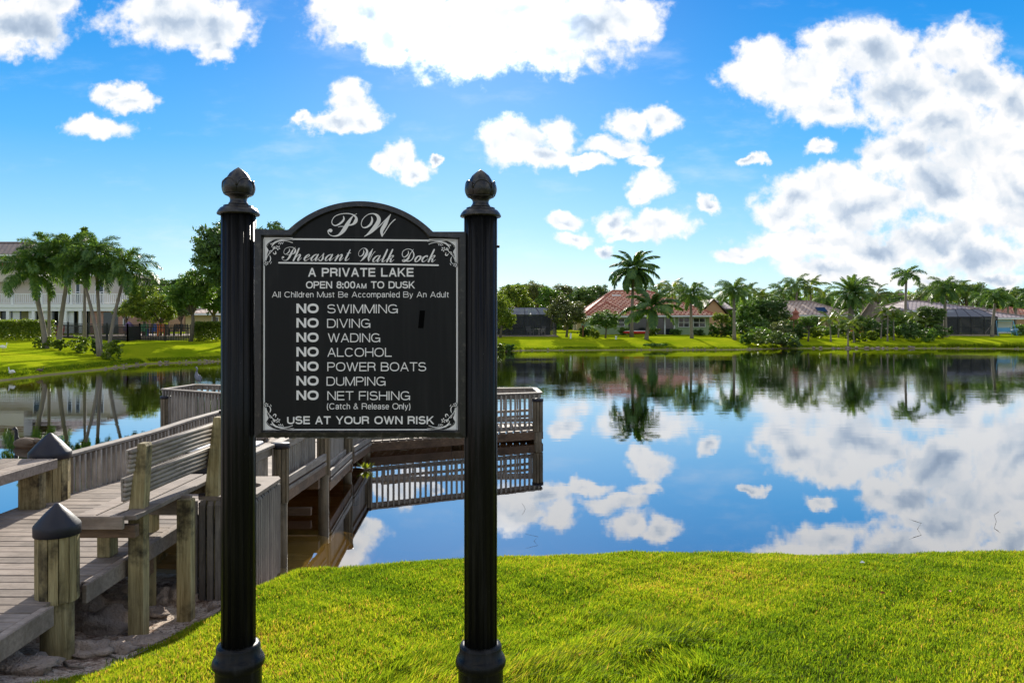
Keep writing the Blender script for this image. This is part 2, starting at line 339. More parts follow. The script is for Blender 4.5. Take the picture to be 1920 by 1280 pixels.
# ------------------------------------------------------------------ mesh helpers
class MB:
    """collects polygons; build() links them as one mesh object"""
    def __init__(s): s.v = []; s.f = []; s.uv = []
    def add(s, vs, fs):
        b = len(s.v); s.v += [tuple(p) for p in vs]; s.f += [tuple(i+b for i in f) for f in fs]; return s
    def box(s, x0, y0, z0, x1, y1, z1, bev=0.):
        b = min(bev, (x1-x0)*.3, (y1-y0)*.3, (z1-z0)*.3)
        if b <= 0:
            return s.add([(x0,y0,z0),(x1,y0,z0),(x1,y1,z0),(x0,y1,z0),(x0,y0,z1),(x1,y0,z1),(x1,y1,z1),(x0,y1,z1)],
                         [(0,3,2,1),(4,5,6,7),(0,1,5,4),(1,2,6,5),(2,3,7,6),(3,0,4,7)])
        bm = bmesh.new(); bmesh.ops.create_cube(bm, size=1)
        for v in bm.verts: v.co = Vector(((x0+x1)/2+v.co.x*(x1-x0), (y0+y1)/2+v.co.y*(y1-y0), (z0+z1)/2+v.co.z*(z1-z0)))
        bmesh.ops.bevel(bm, geom=bm.edges[:], offset=b, segments=1, affect='EDGES')
        bm.verts.index_update()
        s.add([v.co for v in bm.verts], [[v.index for v in f.verts] for f in bm.faces]); bm.free(); return s
    def obox(s, a, b, wd, ht, up=(0, 0, 1), bev=0.):
        """a bar from a to b, wd across, ht along up, a..b on its centre line"""
        a = Vector(a); b = Vector(b); d = b-a; L = d.length; d.normalize()
        u = Vector(up); sd = d.cross(u).normalized(); u = sd.cross(d).normalized()
        t = MB(); t.box(0, -wd/2, -ht/2, L, wd/2, ht/2, bev)
        s.add([a+d*p[0]-sd*p[1]+u*p[2] for p in t.v], t.f); return s
    def tube(s, pts, rad, n=8, cap=True):
        pts = [Vector(p) for p in pts]; rad = rad if isinstance(rad, (list, tuple)) else [rad]*len(pts)
        b = len(s.v); pr = None
        for i, p in enumerate(pts):
            d = (pts[min(i+1, len(pts)-1)]-pts[max(i-1, 0)]).normalized()
            if pr is None: pr = d.orthogonal().normalized()
            pr = (pr-d*pr.dot(d)).normalized(); q = d.cross(pr)
            for k in range(n):
                a = 2*math.pi*k/n; s.v.append(tuple(p+(pr*math.cos(a)+q*math.sin(a))*rad[i]))
        for i in range(len(pts)-1):
            for k in range(n):
                s.f.append((b+i*n+k, b+i*n+(k+1)%n, b+(i+1)*n+(k+1)%n, b+(i+1)*n+k))
        if cap:
            s.f.append(tuple(b+k for k in range(n))[::-1]); s.f.append(tuple(b+(len(pts)-1)*n+k for k in range(n)))
        return s
    def lathe(s, prof, c=(0, 0, 0), n=24, mod=None):
        """prof: (r, z) from bottom to top"""
        b = len(s.v)
        for r, z in prof:
            for k in range(n):
                a = 2*math.pi*k/n; rr = r*(mod(a, z) if mod else 1)
                s.v.append((c[0]+rr*math.cos(a), c[1]+rr*math.sin(a), c[2]+z))
        for i in range(len(prof)-1):
            for k in range(n):
                s.f.append((b+i*n+k, b+i*n+(k+1)%n, b+(i+1)*n+(k+1)%n, b+(i+1)*n+k))
        s.f.append(tuple(b+k for k in range(n))[::-1]); s.f.append(tuple(b+(len(prof)-1)*n+k for k in range(n)))
        return s
    def blob(s, c, r, n=12, m=8, rot=None, seed=None, amp=0.):
        vs = []; fs = []
        for i in range(m+1):
            th = math.pi*i/m
            for k in range(n):
                ph = 2*math.pi*k/n
                v = Vector((math.sin(th)*math.cos(ph), math.sin(th)*math.sin(ph), math.cos(th)))
                if amp: v *= 1+amp*mnoise.noise(v*1.7+Vector((seed or 0, 3, 7)))
                v = Vector((v.x*r[0], v.y*r[1], v.z*r[2]))
                if rot is not None: v = rot @ v
                vs.append(v+Vector(c))
        for i in range(m):
            for k in range(n): fs.append((i*n+k, (i+1)*n+k, (i+1)*n+(k+1)%n, i*n+(k+1)%n))
        return s.add(vs, fs)
    def mesh(s, name, smooth=False):
        me = bpy.data.meshes.new(name); me.from_pydata(s.v, [], s.f); me.update()
        if smooth: me.polygons.foreach_set('use_smooth', [True]*len(me.polygons))
        return me
    def build(s, name, m, parent=None, smooth=False, **kw):
        me = s.mesh(name, smooth); me.materials.append(MAT[m])
        return link(name, me, parent, **kw)
def link(name, me, parent=None, loc=None, rot=None, scale=None, label=None, kind=None, cat=None, group=None):
    o = bpy.data.objects.new(name, me); COL.objects.link(o)
    if parent is not None: o.parent = parent
    if loc is not None: o.location = loc
    if rot is not None: o.rotation_euler = rot
    if scale is not None: o.scale = scale
    tag(o, label, cat, group, kind)
    return o
def tag(o, label=None, cat=None, group=None, kind=None):
    if label: o['label'] = label
    if cat: o['category'] = cat
    if group: o['group'] = group
    if kind: o['kind'] = kind
    return o
def thing(name, label, cat, loc=(0, 0, 0), rz=0., group=None):
    """an Empty; the parts below it are given in its own coordinates"""
    o = link(name, None, None, loc, (0, 0, rz)); o.empty_display_size = .1
    return tag(o, label, cat, group)
def kids(o): return [c for c in bpy.data.objects if c.parent == o]
def copy_tree(o, children=None):
    c = o.copy(); COL.objects.link(c)
    for ch in (children if children is not None else kids(o)):
        k = ch.copy(); COL.objects.link(k); k.parent = c
    return c
def npmesh(name, v, f, material, tone=None, smooth=False):
    """mesh from numpy arrays; f is (n,3) or (n,4)"""
    me = bpy.data.meshes.new(name); nv, nf, k = len(v), len(f), f.shape[1]
    me.vertices.add(nv); me.vertices.foreach_set('co', v.astype(np.float32).ravel())
    me.loops.add(nf*k); me.loops.foreach_set('vertex_index', f.astype(np.int32).ravel())
    me.polygons.add(nf); me.polygons.foreach_set('loop_start', np.arange(0, nf*k, k, dtype=np.int32))
    me.polygons.foreach_set('loop_total', np.full(nf, k, dtype=np.int32))
    if smooth: me.polygons.foreach_set('use_smooth', np.ones(nf, dtype=bool))
    me.update(calc_edges=True)
    if tone is not None:
        a = me.attributes.new('tone', 'FLOAT', 'FACE'); a.data.foreach_set('value', tone.astype(np.float32))
    me.materials.append(MAT[material])
    return me
def sm(x, a, b):
    t = np.clip((x-a)/(b-a), 0, 1); return t*t*(3-2*t)
# ------------------------------------------------------------------ the ground and the lake
def shore(x, y): p = px(x, y, F*EYE/(y-HOR)); return (p.x, p.y)
farline = [(-75, 14), (-40, 22), shore(-40, 718), shore(0, 714), shore(100, 702), shore(197, 692), shore(281, 682), shore(413, 677.5), (-17.5, 54.5), (-13, 60),
           (-8, 64), (-1.5, 67.5), shore(985, 657), shore(1180, 656), shore(1380, 655.5), shore(1480, 653), shore(1640, 653), shore(1760, 653), shore(1920, 654), (70, 70), (110, 62)]
nearline = [(110, 20), (40, 9.2), (12, 7.45), (5, 7.36), (2, 7.33), (.5, 7.35), (-.8, 7.15), (-1.6, 6.9), (-2.1, 7.0), (-2.7, 7.25), (-4.5, 7.5), (-8, 8.0), (-20, 9), (-75, 12)]
LAKE = np.array(farline+nearline)
def sdist(X, Y):
    """distance to the shoreline, positive on land"""
    p = np.stack([X, Y], -1); best = np.full(X.shape, 1e9); inside = np.zeros(X.shape, bool)
    n = len(LAKE)
    for i in range(n):
        a = LAKE[i]; b = LAKE[(i+1) % n]; ab = b-a
        t_ = np.clip(((p-a) @ ab)/(ab @ ab), 0, 1)
        q = p-(a+t_[..., None]*ab); best = np.minimum(best, np.hypot(q[..., 0], q[..., 1]))
        c = (a[1] > Y) != (b[1] > Y)
        xi = (b[0]-a[0])*(Y-a[1])/((b[1]-a[1]) if b[1] != a[1] else 1e-9)+a[0]
        inside ^= c & (X < xi)
    return np.where(inside, -best, best)
def wob(X, Y, f, s=0):
    return (np.sin(X*f+s)*np.cos(Y*f*1.3+s*2)+.5*np.sin(X*f*2.3-Y*f*1.7+s*3)+.3*np.cos(X*f*4.1+Y*f*3.3+s))/1.8
def sandmask(X, Y):
    # bare sandy ground on the dock side of a curved grass edge
    bx = np.interp(Y, [2.8, 4.1, 5.0, 5.45, 5.9, 6.4, 7.0], [-2.62, -2.40, -2.36, -2.22, -2.02, -1.86, -1.72])
    return 1-sm(X+.10*wob(X, Y, 5.), bx-.10, bx+.10)
def height(X, Y):
    X = np.asarray(X, float); Y = np.asarray(Y, float)
    d = sdist(X, Y); d = d+.10*wob(X, Y, 1.1)*sm(np.abs(d), 0, 2)*sm(Y, 12, 20)
    near = np.interp(d, [-12, -5, -2, -.6, 0, .25, .6, 1.2, 2.7, 4.6, 12], [-1.7, -1.2, -.75, -.32, 0, .165, .325, .425, .57, .82, .95])
    left = np.interp(d, [-12, -5, -2, -.6, 0, .3, .9, 1.5, 2.0, 2.7, 3.6, 5, 12], [-1.5, -.58, -.28, -.12, 0, .05, .11, .14, .22, .40, .60, .8, .95])
    s = sm(-X, 1.7, 2.5)
    near = near*(1-s)+left*s+(.022*wob(X, Y, 2.3, 1)+.012*wob(X, Y, 6., 2))*sm(d, .1, .8)+.03*s*wob(X, Y, 4.2, 5)*sm(d, .1, .6)
    far = np.interp(d, [-40, -6, -2, -.5, 0, .5, 1.2, 6, 20, 45, 200], [-2.2, -1.6, -.8, -.2, 0, .22, .34, .92, 1.28, 1.55, 1.9])
    far = far+.05*wob(X, Y, .35)*sm(d, .5, 4)
    k = sm(Y, 9.5, 14)
    return near*(1-k)+far*k
def gz(x, y): return float(height(np.array([x]), np.array([y]))[0])

xs = np.unique(np.round(np.concatenate([np.arange(-320, -80, 24), np.arange(-80, -6, 1.6), np.arange(-6, -4, .25), np.arange(-4, 5.4, .07), np.arange(5.4, 9, .4), np.arange(9, 100, 1.6), np.arange(100, 400, 24)]), 3))
ys = np.unique(np.round(np.concatenate([np.arange(-60, -4, 7), np.arange(-4, 2, .8), np.arange(2, 8.2, .07), np.arange(8.2, 14, .5), np.arange(14, 100, 1.0), np.arange(100, 140, 4), np.arange(140, 1500, 80)]), 3))
GX, GY = np.meshgrid(xs, ys); GZ = height(GX, GY)
nx, ny = len(xs), len(ys)
idx = np.arange(nx*ny).reshape(ny, nx)
fq = np.stack([idx[:-1, :-1], idx[:-1, 1:], idx[1:, 1:], idx[1:, :-1]], -1).reshape(-1, 4)
me = npmesh('ground', np.stack([GX, GY, GZ], -1).reshape(-1, 3), fq, 'ground', smooth=True)
a = me.attributes.new('sand', 'FLOAT', 'POINT'); a.data.foreach_set('value', (sandmask(GX, GY)*(GY < 9)).astype(np.float32).ravel())
ground = link('ground', me, kind='structure')

wb = MB(); wb.box(-150, 4.2, -3.2, 180, 110, 0.0)
wb.build('water', 'water', kind='structure')

# grass blades on the near bank
def grass(n, region, seed, hfun, tonefun, wmul=1.):
    rg = np.random.default_rng(seed)
    X = rg.uniform(region[0], region[1], n); Y = rg.uniform(region[2], region[3], n)**1.0
    keep = (np.abs(X) < .74*Y+.25) & (rg.random(n) > sandmask(X, Y)*1.02+.0) & (sdist(X, Y) > .06)
    gap = wob(X, Y, 23., 1)+.8*wob(X, Y, 51., 4)+.5*wob(X, Y, 9., 2)
    keep &= rg.random(n) < np.clip(.95+.30*gap, .3, 1)
    X, Y = X[keep], Y[keep]; n = len(X); Z = height(X, Y)-.004
    h, lean, ldir = hfun(X, Y, rg); 
    az = rg.uniform(0, 2*np.pi, n); wd = rg.uniform(.0015, .0031, n)*wmul*(1+h*4)
    lx = np.cos(az)*.5+ldir[0]; ly = np.sin(az)*.5+ldir[1]; ll = np.hypot(lx, ly)+1e-6; lx /= ll; ly /= ll
    face = rg.uniform(0, 2*np.pi, n); cx, cy = np.cos(face)*wd, np.sin(face)*wd
    off = h*lean
    B = np.stack([X, Y, Z], -1)
    mid = B+np.stack([lx*off*.35, ly*off*.35, h*.62], -1)
    tip = B+np.stack([lx*off, ly*off, h*np.sqrt(np.clip(1-lean**2*.55, .12, 1))], -1)
    W = np.stack([cx, cy, cx*0], -1)
    V = np.stack([B-W, B+W, mid+W*.8, mid-W*.8, tip], 1).reshape(-1, 3)
    o = np.arange(n)[:, None]*5
    T = np.concatenate([o+[[0, 1, 2]], o+[[0, 2, 3]], o+[[3, 2, 4]]], 1).reshape(-1, 3)
    tone = np.repeat(tonefun(X, Y, h, rg), 3)
    return V, T, tone
def longmask(X, Y):
    m = np.exp(-((X+.15)/.75)**2-((Y-3.4)/.75)**2)+.9*np.exp(-((X-.75+.15*(Y-4))/.42)**2-((Y-4.0)/.9)**2)
    return np.clip(m, 0, 1)
def hfun(X, Y, rg):
    L = longmask(X, Y); cl = .5+.5*wob(X, Y, 7., 4); big = .5+.5*wob(X, Y, 2.1, 8)
    h = rg.uniform(.012, .044, len(X))*(.7+.5*big)*(.75+.5*(.5+.5*wob(X, Y, 19., 3)))+L*rg.uniform(.03, .085, len(X))*(.5+.8*cl)
    lean = np.clip(rg.normal(.45, .22, len(X))+L*.12, .05, .98)
    h = h*(1+1.0*sm(sdist(X, Y), .55, .1)*rg.random(len(X))**4*(.5+.5*wob(X, Y, 3.7, 1))*1.3)
    ang = wob(X, Y, 3.1, 2)*2.6-.7
    return h, lean, (np.cos(ang)*(.2+L), np.sin(ang)*(.2+L)*.8-.1)
def tonefun(X, Y, h, rg):
    b = .44+.24*wob(X, Y, 1.3, 3)+.13*wob(X, Y, 5., 6)+.10*wob(X, Y, 17., 2)+rg.normal(0, .20, len(X))
    edge = sm(sdist(X, Y), .9, .0)*.10
    sp = sm(-X, .6, 2.2)*.10*(Y > 3.6)
    dark = -.10*longmask(X, Y)+.12*np.exp(-((X-.95+.55*(Y-4))/.16)**2)+.10*np.exp(-((X+.35+.5*(Y-4.4))/.13)**2)
    r = rg.random(len(X)); dry = (r > .94)*.38*(1-longmask(X, Y))-(r < .10)*.22
    return np.clip(b+edge+sp-dark+dry, 0, 1)
v1, t1, c1 = grass(880000, (-3.0, 5.9, 2.7, 7.45), 1, hfun, tonefun)
link('grass', npmesh('grass', v1, t1, 'grass', c1), kind='stuff', label='bright green lawn grass growing on the near bank', cat='grass')

# fringe of rough grass along the far waterline
def fringe(n, seed):
    rg = np.random.default_rng(seed); P_ = np.array(farline[1:-1]); seg = np.diff(P_, axis=0); Ls = np.hypot(seg[:, 0], seg[:, 1]); cum = np.concatenate([[0], np.cumsum(Ls)])
    s = rg.uniform(0, cum[-1], n); k = np.clip(np.searchsorted(cum, s)-1, 0, len(seg)-1); f = (s-cum[k])/Ls[k]
    p = P_[k]+seg[k]*f[:, None]; nrm = np.stack([-seg[k][:, 1], seg[k][:, 0]], -1)/Ls[k][:, None]
    o = rg.uniform(.25, .9, n)**1.0; p = p+nrm*o[:, None]
    X, Y = p[:, 0], p[:, 1]; d = sdist(X, Y); ok = d > .05; X, Y = X[ok], Y[ok]; n = len(X)
    h = rg.uniform(.05, .16, n)*(.5+.8*(.5+.5*wob(X, Y, .9)))
    h *= 1+2.2*((X > 44) & (Y > 60))
    az = rg.uniform(0, 6.28, n); wd = .018
    B = np.stack([X, Y, height(X, Y)-.02], -1); W = np.stack([np.cos(az), np.sin(az), az*0], -1)*wd
    tip = B+np.stack([rg.normal(0, .05, n), rg.normal(0, .05, n), h], -1)
    V = np.stack([B-W, B+W, tip], 1).reshape(-1, 3); T = np.arange(n*3).reshape(-1, 3)
    return V, T, np.clip(rg.normal(.5, .2, n), 0, 1)
v1, t1, c1 = fringe(45000, 5)
link('waterside_grass', npmesh('waterside_grass', v1, t1, 'grass', c1), kind='stuff', label='rough grass fringe along the far waterline', cat='grass')
# stones along the far waterline
rg = np.random.default_rng(11); sb = MB()
for i in range(330):
    k = rg.integers(5, len(farline)-3); f = rg.random(); a = Vector(farline[k]).lerp(Vector(farline[k+1]), f)
    n_ = (Vector(farline[k+1])-Vector(farline[k])).normalized(); q = a+Vector((-n_.y, n_.x))*rg.uniform(-.05, .3)
    s_ = rg.uniform(.03, .085)*(2.1 if 30 < q.x < 42 else 1)
    sb.blob((q.x, q.y, max(0, gz(q.x, q.y))+s_*.1), (s_*1.3, s_, s_*.6), 6, 4, seed=i, amp=.5)
sb.build('shore_stones', 'rock', kind='stuff', label='small stones scattered along the far waterline', cat='stones')
# ------------------------------------------------------------------ the sign between its two posts
PL = Vector((-.8286, 2.262)); PR = Vector((-.0966, 2.300))       # post axes
ux = (PR-PL).normalized(); rzs = math.atan2(ux.y, ux.x)
sign = thing('dock_sign', 'black arched notice board with white dock rules between two fluted posts', 'sign', (PL.x, PL.y, 0), rzs)
K = 2.262/F                                                       # metres per photo pixel at the posts
def zpx(y, Y=2.262): return EYE-(y-HOR)/F*Y
fl = lambda a, z: 1-.075*max(0, math.cos(a*14))**.6 if math.cos(a*14) > 0 else 1.0
for i, (lx, Y, top, rot) in enumerate([(0., 2.262, 315, .2), ((PR-PL).length, 2.300, 322, .75)]):
    k = Y/F; c = (lx, 0, 0); z = lambda y: EYE-(y-HOR)/F*Y
    dy = 0 if i == 0 else 4
    g0 = gz(PL.x, PL.y)-.15
    MB().lathe([(31.0*k, z(1212)), (31.2*k, z(404+dy))], c, 168, fl).build('shaft', 'sign_black', sign, True)
    b = MB()
    b.lathe([(42*k, g0), (42*k, z(1252)), (43*k, z(1249)), (46.5*k, z(1244)), (47.5*k, z(1238)), (46*k, z(1232)), (43*k, z(1227)), (40*k, z(1225)), (39.5*k, z(1210)), (38*k, z(1206)), (32*k, z(1204))], c, 56)
    b.build('base_sleeve', 'sign_black', sign, True)
    b = MB()
    b.lathe([(32*k, z(404+dy)), (38*k, z(403+dy)), (38.5*k, z(401+dy)), (36*k, z(396+dy)), (32*k, z(391+dy)), (27*k, z(389.5+dy)), (27*k, z(386.5+dy)), (22*k, z(385.5+dy)), (16*k, z(384.5+dy))], c, 48)
    b.build('post_cap', 'cast_iron', sign, True)
    fin = MB(); o = dy
    fin.lathe([(18*k, z(385+o)), (18*k, z(382+o)), (15.5*k, z(379+o)), (15*k, z(375+o)), (16*k, z(371+o)), (20*k, z(368+o)), (25*k, z(366+o)), (25*k, z(364.5+o)), (22*k, z(363+o)),
               (24*k, z(358+o)), (24.5*k, z(352+o)), (24*k, z(344+o)), (21.5*k, z(335+o)), (16*k, z(326+o)), (8*k, z(319+o)), (1*k, z(314.0+o))], c, 36,
              lambda a, zz: 1-.05*(abs(math.cos(2.5*(a+rot))) < .12 and zz > z(345)))
    fo = fin.build('finial', 'cast_iron', sign, True)
    pt = MB()                                                     # the cup of five rounded petals
    for j in range(5):
        a0 = j*2*math.pi/5+rot+.3; hw_ = math.pi/5*.97; n = 16; m_ = 6; b0 = len(pt.v); rim = []
        for q in range(n+1):
            s_ = -1+2*q/n; a = a0+s_*hw_; ztop = z(353+o)+15.5*k*math.sqrt(max(0, 1-s_*s_)); zb_ = z(364+o)
            for r_ in range(m_+1):
                f_ = r_/m_; zz = zb_+(ztop-zb_)*f_; rad = (23.5+5.5*math.sin(math.pi*min(1, .12+.80*(zz-zb_)/(26*k)))+1.6*(1-s_*s_))*k
                pt.v.append((lx+math.cos(a)*rad, math.sin(a)*rad, zz))
            rim.append(pt.v[-1])
        for q in range(n):
            for r_ in range(m_): v0 = b0+q*(m_+1)+r_; pt.f.append((v0, v0+m_+1, v0+m_+2, v0+1))
        pt.tube(rim, 1.35*k, 6)
    pt.build('petals', 'cast_iron', fo, True)
    # little bolts on the outside of each post
    for yy, sgn in ((462, 1 if i else -1), (577, -1 if i else 1)) if i else ((460, -1), (772, -1)):
        MB().tube([(lx+sgn*30*k, 0, z(yy)), (lx+sgn*35.5*k, 0, z(yy))], 2.6*k, 8).build('bolt', 'sign_black', sign)

FY = -.021                                                        # front of the board, towards the viewer
def sp(x, y, off=0.):
    """photo pixel -> (u, off, z) on the board's front plane"""
    dirx = (x-960)/F; dirz = -(y-HOR)/F
    # ray (dirx,1,dirz)*t hits the vertical plane through the posts, offset FY
    nrm = Vector((-ux.y, ux.x)); p0 = PL+nrm*FY
    t_ = p0.dot(nrm)/(Vector((dirx, 1)).dot(nrm))
    q = Vector((dirx*t_, t_))-PL
    return (q.dot(ux), FY-off, EYE+dirz*t_)
def arc(x0, y0, xm, ym, x1, y1, n=40):
    A = Vector((x0, y0)); B = Vector((xm, ym)); C = Vector((x1, y1))
    dd = 2*(A.x*(B.y-C.y)+B.x*(C.y-A.y)+C.x*(A.y-B.y))
    cx = ((A.length_squared)*(B.y-C.y)+(B.length_squared)*(C.y-A.y)+(C.length_squared)*(A.y-B.y))/dd
    cy = ((A.length_squared)*(C.x-B.x)+(B.length_squared)*(A.x-C.x)+(C.length_squared)*(B.x-A.x))/dd
    r = math.hypot(A.x-cx, A.y-cy); a0 = math.atan2(A.y-cy, A.x-cx); a1 = math.atan2(C.y-cy, C.x-cx)
    return [(cx+r*math.cos(a0+(a1-a0)*i/n), cy+r*math.sin(a0+(a1-a0)*i/n)) for i in range(n+1)]
outer = [(479, 819), (479, 430)]+arc(541, 432, 676, 378, 812, 435)+[(873, 435), (873, 819)]
inner = [(494, 806), (494, 444)]+arc(549, 444.5, 676, 390, 804, 447)+[(859, 449), (859, 806)]
inner2 = [(491, 809.5), (491, 441)]+arc(547.5, 441, 676, 387.5, 806, 443.5)+[(862, 446), (862, 809.5)]
N_ = len(outer)
fr = MB()
rings = [[sp(*p, -.040) for p in outer], [sp(*p, .0085) for p in outer], [sp(*p, .0105) for p in inner2], [sp(*p, .001) for p in inner]]
for rr in range(3):
    b0 = len(fr.v); fr.v += rings[rr]+rings[rr+1]
    for i in range(N_):
        j = (i+1) % N_; fr.f.append((b0+i, b0+j, b0+N_+j, b0+N_+i))
b0 = len(fr.v); fr.v += [sp(*p, -.040) for p in outer]+[sp(*p, -.040) for p in inner]
for i in range(N_):
    j = (i+1) % N_; fr.f.append((b0+i, b0+N_+i, b0+N_+j, b0+j))
fr.build('frame', 'cast_iron', sign)
pn = MB(); fp = [sp(*p, .0) for p in inner]; bp_ = [sp(*p, -.03) for p in inner]
pn.v = fp+bp_; pn.f = [tuple(range(N_)), tuple(range(2*N_-1, N_-1, -1))]
pn.build('panel', 'panel_black', sign)
rg = np.random.default_rng(3); cr_ = MB()                         # crust along the bottom edge
for i in range(70):
    x = rg.choice([rg.uniform(486, 870), rg.uniform(575, 760)]); s_ = rg.uniform(1.2, 3.2)*K
    q = sp(x, 819.5, .0055)
    cr_.blob(q, (s_*2.2, s_*.8, s_*.8), 6, 4, seed=i, amp=.6)
cr_.build('lichen_crust', 'sign_edge_worn', sign)

# -------- lettering: pen strokes with swelling width, in photo pixels, laid on the board
class Pen:
    def __init__(s): s.mb = MB(); s.lay = 0
    def stroke(s, pts, off=.0012, n=7):
        s.lay += 1; o = off+s.lay*.000012
        P_ = [np.array(p, float) for p in pts]; Q = []
        for i in range(len(P_)-1):
            p0 = P_[max(i-1, 0)]; p1 = P_[i]; p2 = P_[i+1]; p3 = P_[min(i+2, len(P_)-1)]
            for k in range(n):
                t_ = k/n; Q.append(.5*((2*p1)+(p2-p0)*t_+(2*p0-5*p1+4*p2-p3)*t_**2+(3*p1-p0-3*p2+p3)*t_**3))
        Q.append(P_[-1]); b = len(s.mb.v)
        for i, q in enumerate(Q):
            d_ = Q[min(i+1, len(Q)-1)][:2]-Q[max(i-1, 0)][:2]; L = math.hypot(*d_) or 1; nx_, ny_ = -d_[1]/L, d_[0]/L; w_ = max(q[2], .2)/2
            s.mb.v.append(sp(q[0]+nx_*w_, q[1]+ny_*w_, o)); s.mb.v.append(sp(q[0]-nx_*w_, q[1]-ny_*w_, o))
        for i in range(len(Q)-1): s.mb.f.append((b+2*i, b+2*i+1, b+2*i+3, b+2*i+2))
        for q in (Q[0], Q[-1]):                                   # round ends
            s.lay += 1; o2 = off+s.lay*.000012; b = len(s.mb.v); r = max(q[2], .2)/2
            s.mb.v += [sp(q[0]+r*math.cos(a*math.pi/5), q[1]+r*math.sin(a*math.pi/5), o2) for a in range(10)]; s.mb.f.append(tuple(range(b, b+10)))
    def poly(s, pts, off=.0008):
        b = len(s.mb.v); s.mb.v += [sp(x, y, off) for x, y in pts]; s.mb.f.append(tuple(range(b, b+len(pts))))
    def done(s, name, m, parent): return s.mb.build(name, m, parent)
tr1 = lambda P_: [(480+x/9.6, 380+y/9.6, w_/9.6) for x, y, w_ in P_]
tr2 = lambda P_: [(660+x/9.143, 380+y/9.143, w_/9.143) for x, y, w_ in P_]
bigP = [[(1575,250,16),(1582,300,32),(1530,365,34),(1440,412,22),(1380,390,15),(1368,330,13),(1420,250,13),(1520,208,14),(1640,196,15),(1740,215,20),(1802,270,40),(1795,335,62),(1740,390,34),(1650,414,12)],
        [(1815,200,9),(1750,240,14),(1695,310,46),(1640,400,70),(1570,510,66),(1480,588,32),(1380,600,14),(1315,565,13),(1300,515,24),(1330,500,52),(1345,503,66)],
        [(1482,440,8),(1530,428,12),(1600,432,10)]]
bigW = [[(335,240,10),(347,300,32),(320,370,38),(250,422,26),(185,422,13),(160,360,11),(190,280,12),(270,208,12),(360,190,18),(430,220,44),(462,290,66),(425,375,70),(330,490,54),(262,550,26),(215,578,8)],
        [(215,578,10),(330,520,13),(470,400,15),(580,290,13),(662,203,11)], [(662,203,12),(622,270,40),(570,370,66),(512,480,58),(517,575,20)],
        [(517,575,11),(570,500,13),(640,390,15),(700,320,15),(742,287,17)]]
p_ = Pen()
for s_ in bigP: p_.stroke(tr1(s_))
for s_ in bigW: p_.stroke(tr2(s_))
p_.done('initials', 'sign_white', sign)
p_ = Pen()
def fit(glyph, src, dst, ws, trf):
    x0, y0, x1, y1 = src; X0, Y0, X1, Y1 = dst
    for s_ in glyph: p_.stroke(trf([(X0+(x-x0)*(X1-X0)/(x1-x0), Y0+(y-y0)*(Y1-Y0)/(y1-y0), w_*ws) for x, y, w_ in s_]))
fit(bigP, (1290,195,1830,610), (466,800,722,1045), .52, tr1)
fit(bigW, (150,185,750,585), (108,778,402,1010), .55, tr2)
LC = {'a': [[(.80,.86,.07),(.55,1.0,.09),(.2,.80,.18),(.0,.38,.24),(.08,.05,.16),(.32,.04,.07),(.62,.42,.06),(.85,.95,.08)], [(.84,1.0,.14),(.76,.5,.25),(.72,.12,.2),(.86,.0,.09),(1.1,.25,.05),(1.3,.5,.04)]],
      'n': [[(-.25,.5,.04),(.0,.85,.06),(.12,.98,.12),(.10,.5,.25),(.0,.02,.22)], [(.0,.1,.05),(.3,.72,.07),(.6,1.0,.12),(.76,.85,.22),(.70,.4,.25),(.66,.1,.18),(.8,.0,.09),(1.15,.45,.04)]],
      'h': [[(.12,1.95,.2),(.10,1.2,.25),(.05,.5,.25),(.0,.02,.22)], [(.0,.1,.05),(.3,.72,.07),(.6,1.0,.12),(.76,.85,.22),(.70,.4,.25),(.66,.1,.18),(.8,.0,.09),(1.15,.45,.04)]],
      'e': [[(.05,.38,.05),(.40,.52,.07),(.62,.80,.13),(.46,1.0,.10),(.16,.75,.20),(.02,.32,.25),(.2,.02,.15),(.55,.12,.07),(.95,.5,.04)]],
      's': [[(-.25,.1,.04),(.15,.6,.05),(.48,1.2,.07)], [(.48,1.15,.10),(.5,.8,.18),(.62,.38,.26),(.5,.04,.16),(.2,.02,.10),(.12,.14,.16)]],
      't': [[(.32,1.75,.12),(.28,1.0,.24),(.2,.35,.25),(.26,.02,.16),(.55,.12,.07),(.75,.4,.04)], [(.05,1.18,.07),(.62,1.24,.08)]],
      'l': [[(.15,1.95,.2),(.12,1.2,.25),(.05,.4,.25),(.1,.02,.16),(.4,.12,.07),(.75,.5,.04)]],
      'k': [[(.15,1.95,.2),(.10,1.2,.25),(.0,.02,.23)], [(.02,.3,.05),(.35,.9,.08),(.66,.98,.18),(.55,.62,.08),(.22,.5,.06)], [(.22,.5,.06),(.5,.42,.22),(.52,.08,.2),(.72,.0,.09),(1.0,.35,.04)]],
      'o': [[(.62,.95,.09),(.2,.85,.18),(.0,.4,.25),(.15,.02,.13),(.5,.12,.14),(.74,.6,.24),(.62,.95,.12),(.5,.75,.05),(.9,.72,.04),(1.1,.85,.04)]],
      'c': [[(.62,.75,.14),(.58,.98,.11),(.2,.82,.19),(.0,.38,.25),(.18,.02,.15),(.5,.10,.07),(.9,.5,.04)]]}
def word(letters, base, xh, trf):
    for ch, x0 in letters:
        for s_ in LC[ch]: p_.stroke(trf([(x0+xh*(u+.40*v), base-xh*v, w_*xh*1.12) for u, v, w_ in s_]), n=5)
word([('h', 675), ('e', 858), ('a', 985), ('s', 1118), ('a', 1242), ('n', 1428), ('t', 1582)], 1044, 112, tr1)
word([('a', 352), ('l', 508), ('k', 598), ('o', 1070), ('c', 1190), ('k', 1310)], 1014, 107, tr2)
